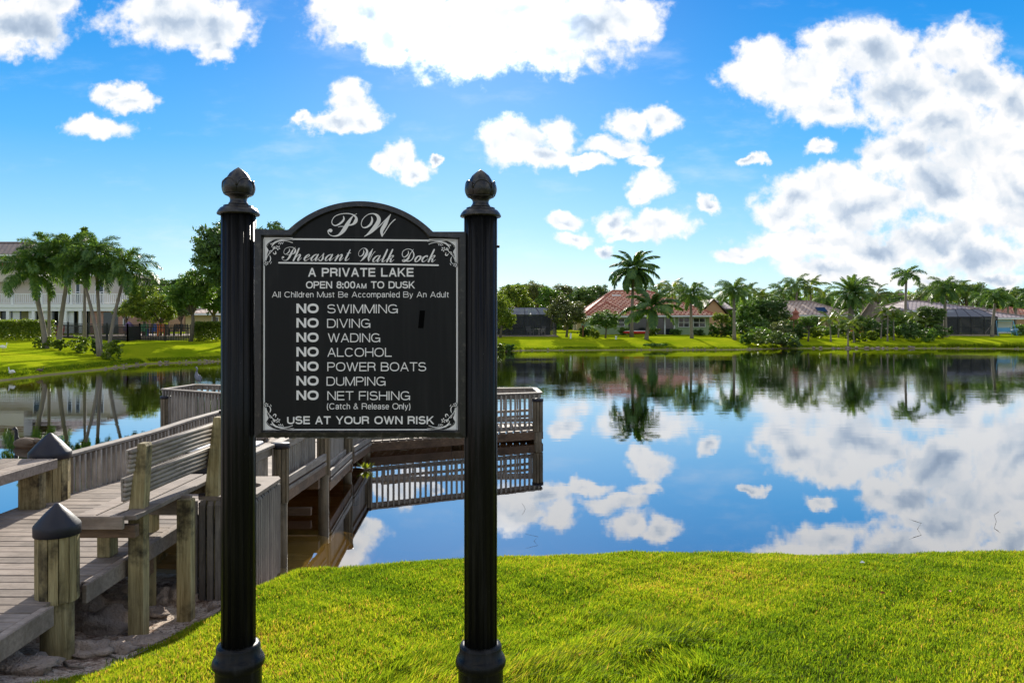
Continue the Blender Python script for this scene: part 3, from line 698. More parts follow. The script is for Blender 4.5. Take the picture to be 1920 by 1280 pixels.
for s_ in [[(1055,800,6),(1000,880,14),(960,960,34),(900,1005,26),(865,1000,10),(862,985,8)], [(862,985,8),(900,975,12),(950,1005,18),(1010,990,14),(1055,930,20),(1058,870,20),(1020,810,12),(950,795,10),(880,830,10),(862,890,12),(890,935,12),(940,910,20),(968,870,16),(965,830,8)]]:
    p_.stroke(tr2(s_))
p_.stroke([(523.5, 492.6, 3.0), (672, 494.6, 3.0), (821.5, 497.3, 3.0)])
p_.done('script_lettering', 'sign_white', sign)

# white border line with floral corners
wl = Pen()
for a_, b_ in (((495.2, 448), (495.2, 806)), ((857.0, 449), (857.0, 806))): wl.poly([(a_[0]-1.5, a_[1]), (a_[0]+1.5, a_[1]), (b_[0]+1.5, b_[1]), (b_[0]-1.5, b_[1])])
wl.poly([(496.8, 446.4), (855.4, 449.8), (855.4, 452.8), (496.8, 449.4)]); wl.poly([(496.8, 804.0), (855.4, 804.0), (855.4, 807.0), (496.8, 807.0)])
wl.done('border_line', 'sign_white', sign)
corner_fill = [(145,625),(660,630),(660,652),(520,645),(400,655),(300,690),(225,745),(195,800),(225,850),(222,930),(195,990),(165,1080),(150,1140),(145,1140)]
blk = [[(690,678,12),(600,655,11),(480,645,11),(350,665,12),(250,715,13),(200,765,13),(205,800,12),(260,795,10),(290,765,9)],
       [(285,870,12),(240,900,14),(225,950,14),(185,1035,14),(150,1085,13),(160,1130,12)], [(240,860,10),(215,905,12),(205,960,12)]]
wht = [[(690,676,6),(560,668,9),(430,680,12),(330,720,10),(265,745,10),(300,752,12)], [(662,724,14),(590,700,13),(520,688,16),(430,690,26),(350,715,36),(300,770,22),(290,800,10)],
       [(345,795,18),(300,860,14),(240,925,13),(205,980,12),(185,1045,13)], [(330,790,10),(310,820,12),(345,830,12),(350,790,10)],
       [(355,875,12),(362,915,26),(335,925,22),(310,895,10)], [(245,915,8),(255,870,12),(290,865,12)], [(252,950,8),(268,1000,22),(258,1050,18),(225,1080,8)], [(280,1070,14),(265,1100,10)],
       [(470,715,10),(440,750,16)], [(500,705,8),(478,745,14)], [(445,712,10),(410,740,14)]]
for cx, cy, r in ((400, 815, 34), (190, 1095, 30)):
    for j in range(5):
        a = j*2*math.pi/5+.4; wht.append([(cx+math.cos(a)*r*.62, cy+math.sin(a)*r*.62, r*.62), (cx+math.cos(a)*r*.98, cy+math.sin(a)*r*.98, r*.72)])
def corner(fx, fy):
    tf = lambda x, y: (fx((480+x/9.6)), fy((380+y/9.6)))
    a_ = Pen(); a_.poly([tf(x, y) for x, y in corner_fill] if True else [], .0008)
    o = a_.done('corner_ornament', 'sign_white', sign)
    b_ = Pen()
    for s_ in blk: b_.stroke([tf(x, y)+(w_/9.6,) for x, y, w_ in s_], .0013, 5)
    b_.done('ornament_outline', 'panel_black', o)  # black outline strokes printed over the white corner
    c_ = Pen()
    for s_ in wht: c_.stroke([tf(x, y)+(w_/9.6*.82,) for x, y, w_ in s_], .0030, 4)
    c_.done('ornament_flower', 'sign_white', o)
corner(lambda x: x, lambda y: y)
corner(lambda x: 1353.2-x, lambda y: y+2.6)
corner(lambda x: x, lambda y: 1252.5-y)
corner(lambda x: 1353.2-x, lambda y: 1252.5-y)

# block lettering: a plain grotesque drawn from bars and bowls
def ea(cx, cy, rx, ry, a0, a1, n=14, e=2.35):
    o = []
    for i in range(n+1):
        a = math.radians(a0+(a1-a0)*i/n); c, s_ = math.cos(a), math.sin(a)
        o.append((cx+rx*math.copysign(abs(c)**(2/e), c), cy+ry*math.copysign(abs(s_)**(2/e), s_)))
    return o
X_ = .72                                                          # x-height
def bowl_r(x0, xr, ya, yb, xs=None): return [(x0, yb)]+ea(xr-(xr-x0)*.42, (ya+yb)/2, (xr-x0)*.42, (yb-ya)/2, 90, -90)+[(x0, ya)]
# each: advance box width, strokes; 'D' diagonals have level ends, other strokes follow their path
GLY = {
'A': (.86, [('D', 0, 0, .5, 1), ('D', 1, 0, .5, 1), ('P', [(.2, .3), (.8, .3)])]),
'B': (.80, [('P', [(0, 0), (0, 1)]), ('P', bowl_r(0, .93, .53, 1)), ('P', bowl_r(0, 1., 0, .53))]),
'C': (.88, [('P', ea(.5, .5, .5, .5, 38, 322, 26))]),
'D': (.86, [('P', [(0, 0), (0, 1)]), ('P', [(0, 1)]+ea(.48, .5, .52, .5, 90, -90, 20)+[(0, 0)])]),
'E': (.72, [('P', [(0, 0), (0, 1)]), ('P', [(0, 1), (.97, 1)]), ('P', [(0, .52), (.92, .52)]), ('P', [(0, 0), (1, 0)])]),
'F': (.68, [('P', [(0, 0), (0, 1)]), ('P', [(0, 1), (1, 1)]), ('P', [(0, .51), (.9, .51)])]),
'G': (.94, [('P', ea(.5, .5, .5, .5, 38, 335, 26)), ('P', [(.99, 0), (.99, .45)]), ('P', [(.52, .45), (1, .45)])]),
'H': (.82, [('P', [(0, 0), (0, 1)]), ('P', [(1, 0), (1, 1)]), ('P', [(0, .52), (1, .52)])]),
'I': (.0, [('P', [(0, 0), (0, 1)])]),
'K': (.84, [('P', [(0, 0), (0, 1)]), ('D', 0, .33, .92, 1), ('D', 1, 0, .33, .58)]),
'L': (.66, [('P', [(0, 0), (0, 1)]), ('P', [(0, 0), (1, 0)])]),
'M': (.98, [('P', [(0, 0), (0, 1)]), ('P', [(1, 0), (1, 1)]), ('D', 0, 1, .5, 0), ('D', 1, 1, .5, 0)]),
'N': (.82, [('P', [(0, 0), (0, 1)]), ('P', [(1, 0), (1, 1)]), ('D', 0, 1, 1, 0)]),
'O': (.96, [('P', ea(.5, .5, .5, .5, 0, 360, 36))]),
'P': (.76, [('P', [(0, 0), (0, 1)]), ('P', bowl_r(0, 1, .47, 1))]),
'R': (.82, [('P', [(0, 0), (0, 1)]), ('P', bowl_r(0, .95, .50, 1)), ('P', [(.55, .5)]+ea(.62, .22, .30, .26, 80, 0, 6)+[(.94, .1), (1, 0)])]),
'S': (.78, [('P', ea(.5, .74, .45, .26, 25, 90, 6)[0:-1]+ea(.5, .755, .48, .245, 90, 255, 12)+ea(.5, .265, .5, .265, 75, -90, 12)+ea(.5, .265, .5, .265, 270, 190, 7))]),
'T': (.76, [('P', [(0, 1), (1, 1)]), ('P', [(.5, 0), (.5, 1)])]),
'U': (.82, [('P', [(0, 1), (0, .36)]+ea(.5, .36, .5, .36, 180, 360, 16)+[(1, .36), (1, 1)])]),
'V': (.86, [('D', 0, 1, .5, 0), ('D', 1, 1, .5, 0)]),
'W': (1.26, [('D', 0, 1, .27, 0), ('D', .5, 1, .27, 0), ('D', .5, 1, .73, 0), ('D', 1, 1, .73, 0)]),
'Y': (.84, [('D', 0, 1, .5, .42), ('D', 1, 1, .5, .42), ('P', [(.5, 0), (.5, .45)])]),
'8': (.66, [('P', ea(.5, .77, .43, .23, 0, 360, 22)), ('P', ea(.5, .27, .5, .27, 0, 360, 22))]),
'0': (.66, [('P', ea(.5, .5, .5, .5, 0, 360, 26))]),
':': (.0, [('P', [(0, -.04), (0, .1)]), ('P', [(0, .55), (0, .69)])]),
'(': (.16, [('P', [(1, 1.06), (.3, .8), (0, .42), (.3, .02), (1, -.26)])]),
')': (.16, [('P', [(0, 1.06), (.7, .8), (1, .42), (.7, .02), (0, -.26)])]),
'&': (.74, [('P', [(1, .0), (.30, .72), (.26, .86), (.38, 1), (.58, .98), (.66, .82), (.5, .62), (.1, .42), (0, .22), (.12, .03), (.4, 0), (.66, .1), (.86, .46)])]),
'a': (.50, [('P', [(.05, X_*.76)]+ea(.48, X_*.75, .44, X_*.25, 170, 0, 10)+[(.92, X_*.7), (.92, .12), (1.05, 0)]), ('P', [(.92, X_*.56), (.5, X_*.53)]+ea(.44, X_*.25, .44, X_*.26, 100, 260, 10)+[(.44, 0), (.75, .06), (.92, .22)])]),
'c': (.48, [('P', ea(.5, X_/2, .5, X_/2, 40, 320, 20))]),
'd': (.50, [('P', ea(.5, X_/2, .5, X_/2, 0, 360, 24)), ('P', [(1, 0), (1, 1)])]),
'e': (.50, [('P', [(0, X_*.5), (1, X_*.5)]+ea(.5, X_/2, .5, X_/2, 12, 325, 24))]),
'h': (.46, [('P', [(0, 0), (0, 1)]), ('P', [(0, X_*.6)]+ea(.5, X_*.64, .5, X_*.36, 165, 0, 10)+[(1, 0)])]),
'i': (.0, [('P', [(0, 0), (0, X_)]), ('P', [(0, .93), (0, 1.03)])]),
'l': (.0, [('P', [(0, 0), (0, 1)])]),
'm': (.80, [('P', [(0, 0), (0, X_)]), ('P', [(0, X_*.6)]+ea(.25, X_*.66, .25, X_*.34, 165, 0, 8)+[(.5, 0)]), ('P', [(.5, X_*.6)]+ea(.75, X_*.66, .25, X_*.34, 165, 0, 8)+[(1, 0)])]),
'n': (.46, [('P', [(0, 0), (0, X_)]), ('P', [(0, X_*.6)]+ea(.5, X_*.64, .5, X_*.36, 165, 0, 10)+[(1, 0)])]),
'o': (.52, [('P', ea(.5, X_/2, .5, X_/2, 0, 360, 24))]),
'p': (.50, [('P', ea(.5, X_/2, .5, X_/2, 0, 360, 24)), ('P', [(0, -.27), (0, X_)])]),
'r': (.24, [('P', [(0, 0), (0, X_)]), ('P', [(0, X_*.55), (.3, X_*.88), (1, X_)])]),
's': (.42, [('P', ea(.5, X_*.75, .46, X_*.25, 20, 250, 12)+ea(.5, X_*.26, .5, X_*.26, 75, -90, 8)+ea(.5, X_*.26, .5, X_*.26, 270, 195, 5))]),
't': (.24, [('P', [(.4, .92), (.4, .12), (.6, 0), (1, 0)]), ('P', [(0, X_), (1, X_)])]),
'u': (.46, [('P', [(1, 0), (1, X_)]), ('P', [(0, X_)]+ea(.5, X_*.36, .5, X_*.36, 180, 345, 10)+[(1, X_*.4)])]),
'y': (.50, [('D', 1, X_, .5, 0), ('D', 0, X_, .5, 0), ('P', [(.56, .08), (.40, -.16), (.28, -.25), (.05, -.25)])]),
}
def textline(text, x0, x1, ytop, ybase, wt, gap=.18, space=.50, wscale=1.):
    """wt: stroke weight over cap height; gap: clear space between letters"""
    H_ = ybase-ytop; items = []; x = 0.
    for ch in text:
        if ch == ' ': x += space; continue
        s_ = .70 if ch in '\x01\x02' else 1.; key = {'\x01': 'A', '\x02': 'M'}.get(ch, ch)
        wd_, st = GLY[key]; wd_ *= wscale*s_; items.append((x, wd_, st, s_)); x += wd_+wt+gap*(.75 if wd_ > .3 else 1.)
    total = x-gap*.75; k = (x1-x0)/(total*H_)                      # horizontal fit
    pen = Pen(); lay = 0
    for (xo, wd_, st, s_) in items:
        def M(u, v, inset=True): return (x0+(xo+wt/2+u*wd_)*H_*k, ybase-((wt/2+v*(1-wt))*s_)*H_)
        for q in st:
            lay += 1; off = .0012+(lay % 9)*.00002
            if q[0] == 'D':
                _, u0, v0, u1, v1 = q; y0 = v0*s_ if v0 in (0, 1) else M(0, v0)[1]; y1 = v1*s_ if v1 in (0, 1) else 0
                ya = ybase-v0*s_*H_; yb = ybase-v1*s_*H_; xa = M(u0, 0)[0]; xb = M(u1, 0)[0]
                L = math.hypot((xb-xa), (yb-ya)); hw = wt*s_*H_/2*L/abs(yb-ya)*(.94 if abs(xb-xa) < abs(yb-ya)*.6 else .85)
                pen.poly([(xa-hw, ya), (xa+hw, ya), (xb+hw, yb), (xb-hw, yb)], off)
            else:
                pts = [np.array(M(*p)) for p in q[1]]; hw = wt*s_*H_/2; closed = np.hypot(*(pts[0]-pts[-1])) < 1e-3*H_; n = len(pts)
                if n == 2 or not closed:
                    pass
                if n == 2:                                        # a straight bar runs out to the outer edge
                    d_ = (pts[1]-pts[0])/np.hypot(*(pts[1]-pts[0])); pts[0] = pts[0]-d_*hw*.98; pts[1] = pts[1]+d_*hw*.98
                b = len(pen.mb.v)
                for i in range(n):
                    a_ = pts[i-1] if i > 0 else (pts[-2] if closed else pts[0]); c_ = pts[i+1] if i < n-1 else (pts[1] if closed else pts[-1])
                    d_ = c_-a_; L = np.hypot(*d_) or 1; nn = np.array([-d_[1], d_[0]])/L
                    fx = hw*min(1.25, 1.)
                    pen.mb.v.append(sp(*(pts[i]+nn*fx), off)); pen.mb.v.append(sp(*(pts[i]-nn*fx), off))
                for i in range(n-1): pen.mb.f.append((b+2*i, b+2*i+1, b+2*i+3, b+2*i+2))
    pen.done('lettering', 'sign_white', sign)
textline('A PRIVATE LAKE', 578, 775.5, 502.3, 518.7, .185, .22, .62)
textline('OPEN 8:00\x01\x02 TO DUSK', 574, 778, 527.3, 540.7, .175, .17, .62)
textline('All Children Must Be Accompanied By An Adult', 510, 842, 546.6, 557.6, .115, .15, .48)
for i, (wd_, xr, xl) in enumerate([('SWIMMING', 746, 614), ('DIVING', 694.5, 613.5), ('WADING', 713, 615), ('ALCOHOL', 734.5, 614), ('POWER BOATS', 799, 614), ('DUMPING', 723, 612.5), ('NET FISHING', 769, 614)]):
    yb = 587.0+i*27.1
    textline('NO', 556, 597.5, yb-18.0, yb, .235, .17)
    textline(wd_, xl, xr, yb-16.5, yb+.2, .115, .19, .52, 1.1)
textline('(Catch & Release Only)', 613, 770, 755.5, 767, .12, .15, .50)
textline('USE AT YOUR OWN RISK', 538.5, 814, 779.8, 794.7, .185, .17, .58)
MB().add([sp(787, 582, .0012), sp(797, 582, .0012), sp(794, 615, .0012), sp(784, 615, .0012), sp(787, 582, .0002), sp(797, 582, .0002), sp(794, 615, .0002), sp(784, 615, .0002)],
         [(0, 1, 2, 3), (0, 1, 5, 4), (1, 2, 6, 5), (2, 3, 7, 6), (3, 0, 4, 7)]).build('cover_patch', 'tape_black', sign)
# ------------------------------------------------------------------ the dock
DZ = .73                                                          # near deck level
dock = thing('wooden_dock', 'grey timber walkway with railings leading out to a fishing platform over the lake', 'dock')
def board_mesh(name, w_, L, t_, m, bev=.004):
    b = MB(); b.box(-L/2, -w_/2, -t_, L/2, w_/2, 0, bev); me = b.mesh(name); me.materials.append(MAT[m]); return me
rnd = random.Random(7)
RX = lambda y: -2.755-.021*(y-5.0)                                # right edge of the near deck
bm1 = board_mesh('deck_board', .120, 1.66, .028, 'deck_wood')
y = 2.7
while y < 7.28:
    xr = RX(y)-.045
    link('deck_board', bm1, dock, (xr-.83, y, DZ+rnd.uniform(-.0015, .0015)), (0, 0, .0+rnd.uniform(-.003, .003))); y += .1305
# edge boards
def bar(name, a, b, wd, ht, m, parent, bev=.004, up=(0, 0, 1), **kw): return MB().obox(a, b, wd, ht, up, bev).build(name, m, parent, **kw)
bar('edge_board', (RX(2.7)-.02, 2.7, DZ-.014), (RX(4.42)-.02, 4.42, DZ-.014), .045, .032, 'deck_wood', dock)
bar('fascia_board', (RX(2.7), 2.7, DZ-.062), (RX(4.45), 4.45, DZ-.062), .03, .12, 'deck_wood', dock)
bar('edge_board', (RX(4.86)-.02, 4.86, DZ-.014), (RX(7.35)-.02, 7.35, DZ-.014), .045, .032, 'deck_wood', dock)
bar('fascia_board', (RX(4.80), 4.80, DZ-.062), (RX(7.35), 7.35, DZ-.062), .03, .12, 'deck_wood', dock)
bar('fascia_board', (-4.51, 2.7, DZ-.07), (-4.51, 7.35, DZ-.07), .03, .15, 'deck_wood', dock)
for xx in (-3.2, -3.9): bar('joist', (xx, 2.7, DZ-.11), (xx, 7.3, DZ-.11), .04, .15, 'beam_wood', dock)
bar('cross_beam', (-4.45, 5.9, DZ-.24), (-2.85, 5.9, DZ-.24), .09, .12, 'beam_wood', dock)
for xx, yy in ((-2.92, 5.95), (-2.92, 7.0), (-4.3, 5.9)): bar('deck_support', (xx, yy, -.4), (xx, yy, DZ-.03), .12, .12, 'post_wood', dock, up=(0, 1, 0))
# walkway: level to the second pile, a ramp down, then on to the platform
WX = [(7.30, -4.42, -2.50), (9.75, -4.48, -2.50), (11.8, -4.55, -2.62), (13.8, -4.62, -2.70)]
WZ = [(7.30, DZ), (9.55, .58), (10.05, .40), (11.8, .30), (13.8, .24)]
ip = lambda T, y, k=1: float(np.interp(y, [a[0] for a in T], [a[k] for a in T]))
bm2 = board_mesh('deck_board', .124, 1.86, .03, 'deck_wood')
y = 7.37
while y < 13.7:
    dz = (ip(WZ, y+.05)-ip(WZ, y-.05))/.1
    link('deck_board', bm2, dock, ((ip(WX, y)+ip(WX, y, 2))/2, y, ip(WZ, y)+rnd.uniform(-.002, .002)), (math.atan(dz), 0, 0)); y += .133
# piles with batten collars and caps
def pile(x, y, z0, zb, zt, r, cap, m='pile_wood', nb=12, parent=dock, conez=.0):
    core = MB().tube([(x, y, z0), (x, y, zt-.02)], r*.80, 14).build('pile', m, parent, True)
    bt = MB(); bt.box(r*.74, -r*.212, 0, r*1.0, r*.212, 1, .0); me = bt.mesh('batten'); me.materials.append(MAT[m])
    for k in range(nb):
        a = 2*math.pi*(k+.5)/nb
        link('batten', me, core, (x, y, zb+rnd.uniform(-.006, .006)), (0, 0, a), (1, 1, zt-zb+rnd.uniform(-.004, .004)))
    c = MB()
    if cap == 'cone':
        R0 = r*1.10; c.lathe([(R0, zt-.035), (R0*1.01, zt+.02), (R0*.98, zt+.03), (R0*.55, zt+.03+R0*.5), (R0*.10, zt+.03+R0*.94), (.002, zt+.03+R0*.97)], (x, y, 0), 28)
    else:
        R0 = r*1.10; c.lathe([(R0, zt-.03), (R0*1.02, zt+.012), (R0*.97, zt+.024), (.01, zt+.026)], (x, y, 0), 20)
    c.build('cap', 'cap_plastic', core, True)
    return core
p1_ = px(105, 935, 4.62)
pile(-2.82, 4.63, -.2, .70, 1.14, .119, 'cone', 'post_wood', 13)
pile(-4.43, 7.16, -.4, .66, 1.16, .166, 'cone', 'post_wood', 14)
for (x, y, zb, zt) in ((-2.42, 7.83, .55, 1.14), (-2.46, 9.75, .45, 1.16), (-2.60, 11.8, .25, 1.1), (-2.70, 13.9, .2, 1.02)):
    pile(x, y, -1.5, zb, zt, .078 if y < 9 else .085, 'flat', 'pile_wood', 10)
for (x, y, zb, zt) in ((.53, 15.35, .22, .86), (-7.3, 15.75, .2, .88), (-1.1, 14.85, -.3, .18), (-4.65, 9.7, -.3, .5), (-4.72, 11.8, -.3, .4), (-4.7, 13.9, -.3, .3), (-3.4, 16.2, -.3, .2), (.45, 16.5, -.3, .2)):
    pile(x, y, -1.5, zb, zt, .105, 'flat', 'pile_wood', 10)

# railings: top rail, caps, bottom rail and each baluster a piece
balm = {}
def baluster_mesh(h):
    k = round(h, 2)
    if k not in balm:
        b = MB(); b.box(-.018, -.018, 0, .018, .018, h, .003); me = b.mesh('baluster'); me.materials.append(MAT['baluster_wood']); balm[k] = me
    return balm[k]
def railing(pts, step, side=1, toprail=True, low=.05, cap=.11):
    """pts: (x, y, z_bottom, z_top)"""
    r = MB()
    for (a, b) in zip(pts[:-1], pts[1:]):
        A = Vector(a[:2]); B = Vector(b[:2]); dd = (B-A).normalized()*.01
        r.obox((a[0]-dd.x, a[1]-dd.y, a[3]-.016), (b[0]+dd.x, b[1]+dd.y, b[3]-.016), cap, .032, (0, 0, 1), .004)
        r.obox((a[0], a[1], a[3]-.078), (b[0], b[1], b[3]-.078), .034, .085, (0, 0, 1), .003)
    o = r.build('railing', 'rail_wood', dock)
    q = MB()
    for (a, b) in zip(pts[:-1], pts[1:]): q.obox((a[0], a[1], a[2]+low), (b[0], b[1], b[2]+low), .034, .08, (0, 0, 1), .003)
    q.build('bottom_rail', 'rail_wood', o)
    for (a, b) in zip(pts[:-1], pts[1:]):
        A = Vector(a); B = Vector(b); L = (B.xy-A.xy).length; n = max(1, int(L/step)); ang = math.atan2(B.y-A.y, B.x-A.x)
        nx_, ny_ = -math.sin(ang)*.036*side, math.cos(ang)*.036*side
        for i in range(n):
            q = A.lerp(B, (i+.5)/n); z0 = q.z-.0
            link('baluster', baluster_mesh(round((b[3]+a[3])/2-(a[2]+b[2])/2-.04, 1)), o, (q.x+nx_, q.y+ny_, np.interp((i+.5)/n, [0, 1], [a[3], b[3]])-.04-round((b[3]+a[3])/2-(a[2]+b[2])/2-.04, 1)), (0, 0, ang))
    return o
lw = [(-4.42, 7.40, .60, 1.125), (-4.46, 9.25, .56, 1.085), (-4.50, 10.4, .42, 1.09), (-4.56, 12.0, .34, 1.06), (-4.60, 14.2, .26, 1.05)]
railing(lw, .098, -1, low=.06)
rw = [(-2.50, 7.05, .66, 1.19), (-2.52, 7.8, .64, 1.16)]
railing(rw, .095, 1)
railing([(-2.50, 7.92, .62, 1.16), (-2.52, 9.66, .56, 1.14)], .075, 1)
railing([(-2.52, 9.86, .42, 1.12), (-2.62, 11.72, .36, 1.08)], .075, 1)
railing([(-2.62, 11.9, .33, 1.07), (-2.70, 13.8, .26, 1.04)], .075, 1)
railing([(-2.68, 13.9, .24, 1.04), (.58, 15.45, .24, 1.01)], .105, -1)
railing([(.58, 15.45, .24, 1.01), (.50, 16.6, .24, 1.01)], .125, 1)
railing([(.50, 16.6, .24, 1.01), (-3.3, 16.15, .24, 1.02), (-7.35, 17.3, .24, 1.03)], .15, 1)
railing([(-4.60, 14.2, .24, 1.05), (-7.40, 15.85, .24, 1.05)], .098, 1)
railing([(-7.40, 15.85, .24, 1.05), (-7.35, 17.3, .24, 1.03)], .14, -1)
# kerbs and stringers along the water side of the walkway
for (a, b, za, zb_) in ((7.92, 9.62, .74, .70), (9.9, 11.7, .43, .37), (11.95, 13.75, .41, .30)):
    xa, xb = ip(WX, a, 2)+.09, ip(WX, b, 2)+.09
    bar('kerb_rail', (xa, a, za), (xb, b, zb_), .04, .085, 'rail_wood', dock)
    bar('stringer', (xa-.02, a, za-.155), (xb-.02, b, zb_-.155), .05, .15, 'beam_wood', dock)
    bar('ledger', (xa+.012, a, za-.088), (xb+.012, b, zb_-.088), .025, .04, 'rail_wood', dock)
    bar('stringer', (ip(WX, a, 1)-.02, a, za-.155), (ip(WX, b, 1)-.02, b, zb_-.155), .05, .15, 'beam_wood', dock)
bar('cross_beam', (-4.6, 9.45, .40), (-2.44, 9.45, .40), .09, .14, 'beam_wood', dock)
bar('cross_beam', (-4.6, 9.3, .08), (-2.5, 9.3, .08), .06, .10, 'beam_wood', dock)
bar('cross_beam', (-4.7, 11.7, .16), (-2.5, 11.7, .16), .09, .12, 'beam_wood', dock)
# platform deck and its fascia
pf = [(-2.70, 13.85), (.62, 15.42), (.55, 16.62), (-3.3, 16.2), (-7.4, 17.35), (-7.45, 15.8), (-4.6, 14.15), (-4.6, 13.8)]
def platform_board(x):
    ys_ = []
    for i in range(len(pf)):
        (x0, y0), (x1, y1) = pf[i], pf[(i+1) % len(pf)]
        if (x0 <= x < x1) or (x1 <= x < x0): ys_.append(y0+(x-x0)/(x1-x0)*(y1-y0))
    return (min(ys_), max(ys_)) if len(ys_) > 1 else None
x = -7.3
while x < .55:
    q = platform_board(x)
    if q:
        link('deck_board', board_mesh('deck_board', q[1]-q[0], .136, .03, 'deck_wood', 0) if False else bm1, dock, (x, (q[0]+q[1])/2, .235), (0, 0, math.pi/2), ((q[1]-q[0])/1.66, 1.12, 1))
    x += .145
for (a, b) in ((pf[0], pf[1]), (pf[1], pf[2]), (pf[2], pf[3]), (pf[3], pf[4]), (pf[4], pf[5]), (pf[5], pf[6])):
    bar('fascia_board', (a[0], a[1]-.02, .13), (b[0], b[1]-.02, .13), .045, .16, 'beam_wood', dock)
# inner bench rail on the platform
for zz in (.50, .62): bar('seat_rail', (-2.5, 14.25, zz), (.35, 15.6, zz), .05, .05, 'rail_wood', dock)

# ------------------------------------------------------------------ the two benches
def bench_right():
    t_ = thing('wooden_bench', 'long slatted-back bench of three grey planks on tall green-stained posts beside the deck', 'bench')
    xA = lambda y, u: -2.99+.43*u+.012*(y-5.08)                    # u 0..1 across the seat
    for k in range(3):
        w_ = .127; c = (k+.5)/3
        y1 = 6.52; y0 = 5.10
        if k == 2: y0 = 5.10
        a = (xA(y0, c), y0, 1.083); b = (xA(y1, c), y1, 1.083)
        MB().obox(a, b, w_, .034, bev=.004).build('seat_plank', 'deck_wood', t_)
    bar('seat_end_board', (-3.0, 5.085, 1.055), (-2.645, 5.085, 1.055), .03, .09, 'deck_wood', t_)
    bar('seat_beam', (-3.0, 5.14, .985), (-2.58, 5.14, .985), .06, .085, 'beam_wood', t_)
    bar('seat_beam', (-3.0, 6.40, 1.005), (-2.50, 6.40, 1.005), .08, .09, 'post_wood', t_)
    bar('seat_beam', (-2.97, 5.80, 1.005), (-2.49, 5.80, 1.005), .04, .15, 'deck_wood', t_)
    def back_post(x, y, zb, zt, w_=.088):
        b = MB(); prof = []
        # tapered above the seat: the front edge slopes back
        sec = [(zb, -w_*.62, w_*.62), (1.02, -w_*.60, w_*.62), (1.10, -w_*.56, w_*.62), (zt-.02, -w_*.10+.02, w_*.62+.022), (zt, -w_*.05+.02, w_*.50+.022)]
        for z, a, c in sec: prof += [(x+a, y-w_/2, z), (x+c, y-w_/2, z), (x+c, y+w_/2, z), (x+a, y+w_/2, z)]
        f = [(0, 3, 2, 1)]
        for i in range(len(sec)-1):
            for k in range(4): f.append((4*i+k, 4*i+(k+1)%4, 4*i+4+(k+1)%4, 4*i+4+k))
        f.append((16, 17, 18, 19)); b.add(prof, f).build('back_post', 'post_wood', t_)
    back_post(-2.665, 5.33, -.05, 1.56); back_post(-2.50, 6.26, -.1, 1.63)
    for x, y, zb in ((-2.515, 5.76, -.1),): bar('leg', (x, y, zb), (x, y, 1.06), .11, .085, 'post_wood', t_, up=(0, 1, 0))
    for x, y in ((-2.935, 5.42), (-2.93, 6.05)): bar('leg', (x, y, DZ), (x, y, .99), .095, .115, 'post_wood', t_, up=(0, 1, 0))
    # back: two panels each of five half-round ribs
    for (z0, off) in ((1.385, .030), (1.185, -.005)):
        bb = bar('back_panel', (-2.735+off, 5.24, z0+.055), (-2.545+off, 6.42, z0+.115), .018, .165, 'rail_wood', t_)
        for k in range(5):
            zz = z0-.012+k*.0335+.0; xo = k*.004
            MB().tube([(-2.722+off+xo, 5.24, zz), (-2.532+off+xo, 6.42, zz+.06)], .0175, 8).build('back_rib', 'rail_wood', bb, True)
    return t_
bench_right()
def bench_left():
    t_ = thing('wooden_bench', "grey plank bench on the left side of the deck, cut by the photo's left edge", 'bench')
    for k in range(3):
        c = -4.36-.165*(k); MB().obox((c, 4.6, 1.135), (c, 6.98, 1.135), .149, .034, bev=.004).build('seat_plank', 'deck_wood', t_)
    bar('seat_edge_board', (-4.265, 4.6, 1.105), (-4.265, 6.99, 1.105), .025, .088, 'deck_wood', t_)
    for x, y in ((-4.37, 6.80),): bar('leg', (x, y, DZ-.02), (x, y, 1.115), .19, .11, 'post_wood', t_, up=(0, 1, 0))
    bar('leg', (-4.50, 5.2, DZ-.1), (-4.50, 5.2, 1.115), .20, .11, 'post_wood', t_, up=(0, 1, 0))
    bar('back_post', (-5.0, 7.05, -.5), (-5.02, 7.05, 1.62), .09, .09, 'rail_wood', t_, up=(0, 1, 0))
    bar('back_post', (-5.0, 5.3, .3), (-5.02, 5.3, 1.62), .09, .09, 'rail_wood', t_, up=(0, 1, 0))
    for z in (1.35, 1.5): bar('back_panel', (-4.96, 5.1, z), (-4.96, 7.2, z), .03, .12, 'rail_wood', t_)
    return t_
bench_left()
# bracketed mooring post at the very left
mp = thing('bracket_post', 'dark post with two drilled metal brackets at the left edge of the near deck', 'post')
q = px(4, 960, 6.75)
bar('post', (-4.72, 6.55, -.5), (-4.72, 6.55, .98), .14, .12, 'black_metal', mp, up=(0, 1, 0))
for z in (.78, .64):
    MB().box(-4.66, 6.47, z-.022, -4.55, 6.485, z+.022, .003).build('bracket', 'galvanised', mp)
    for k in range(3): MB().tube([(-4.635+k*.03, 6.466, z), (-4.635+k*.03, 6.4695, z)], .007, 8).build('hole', 'black_metal', mp)
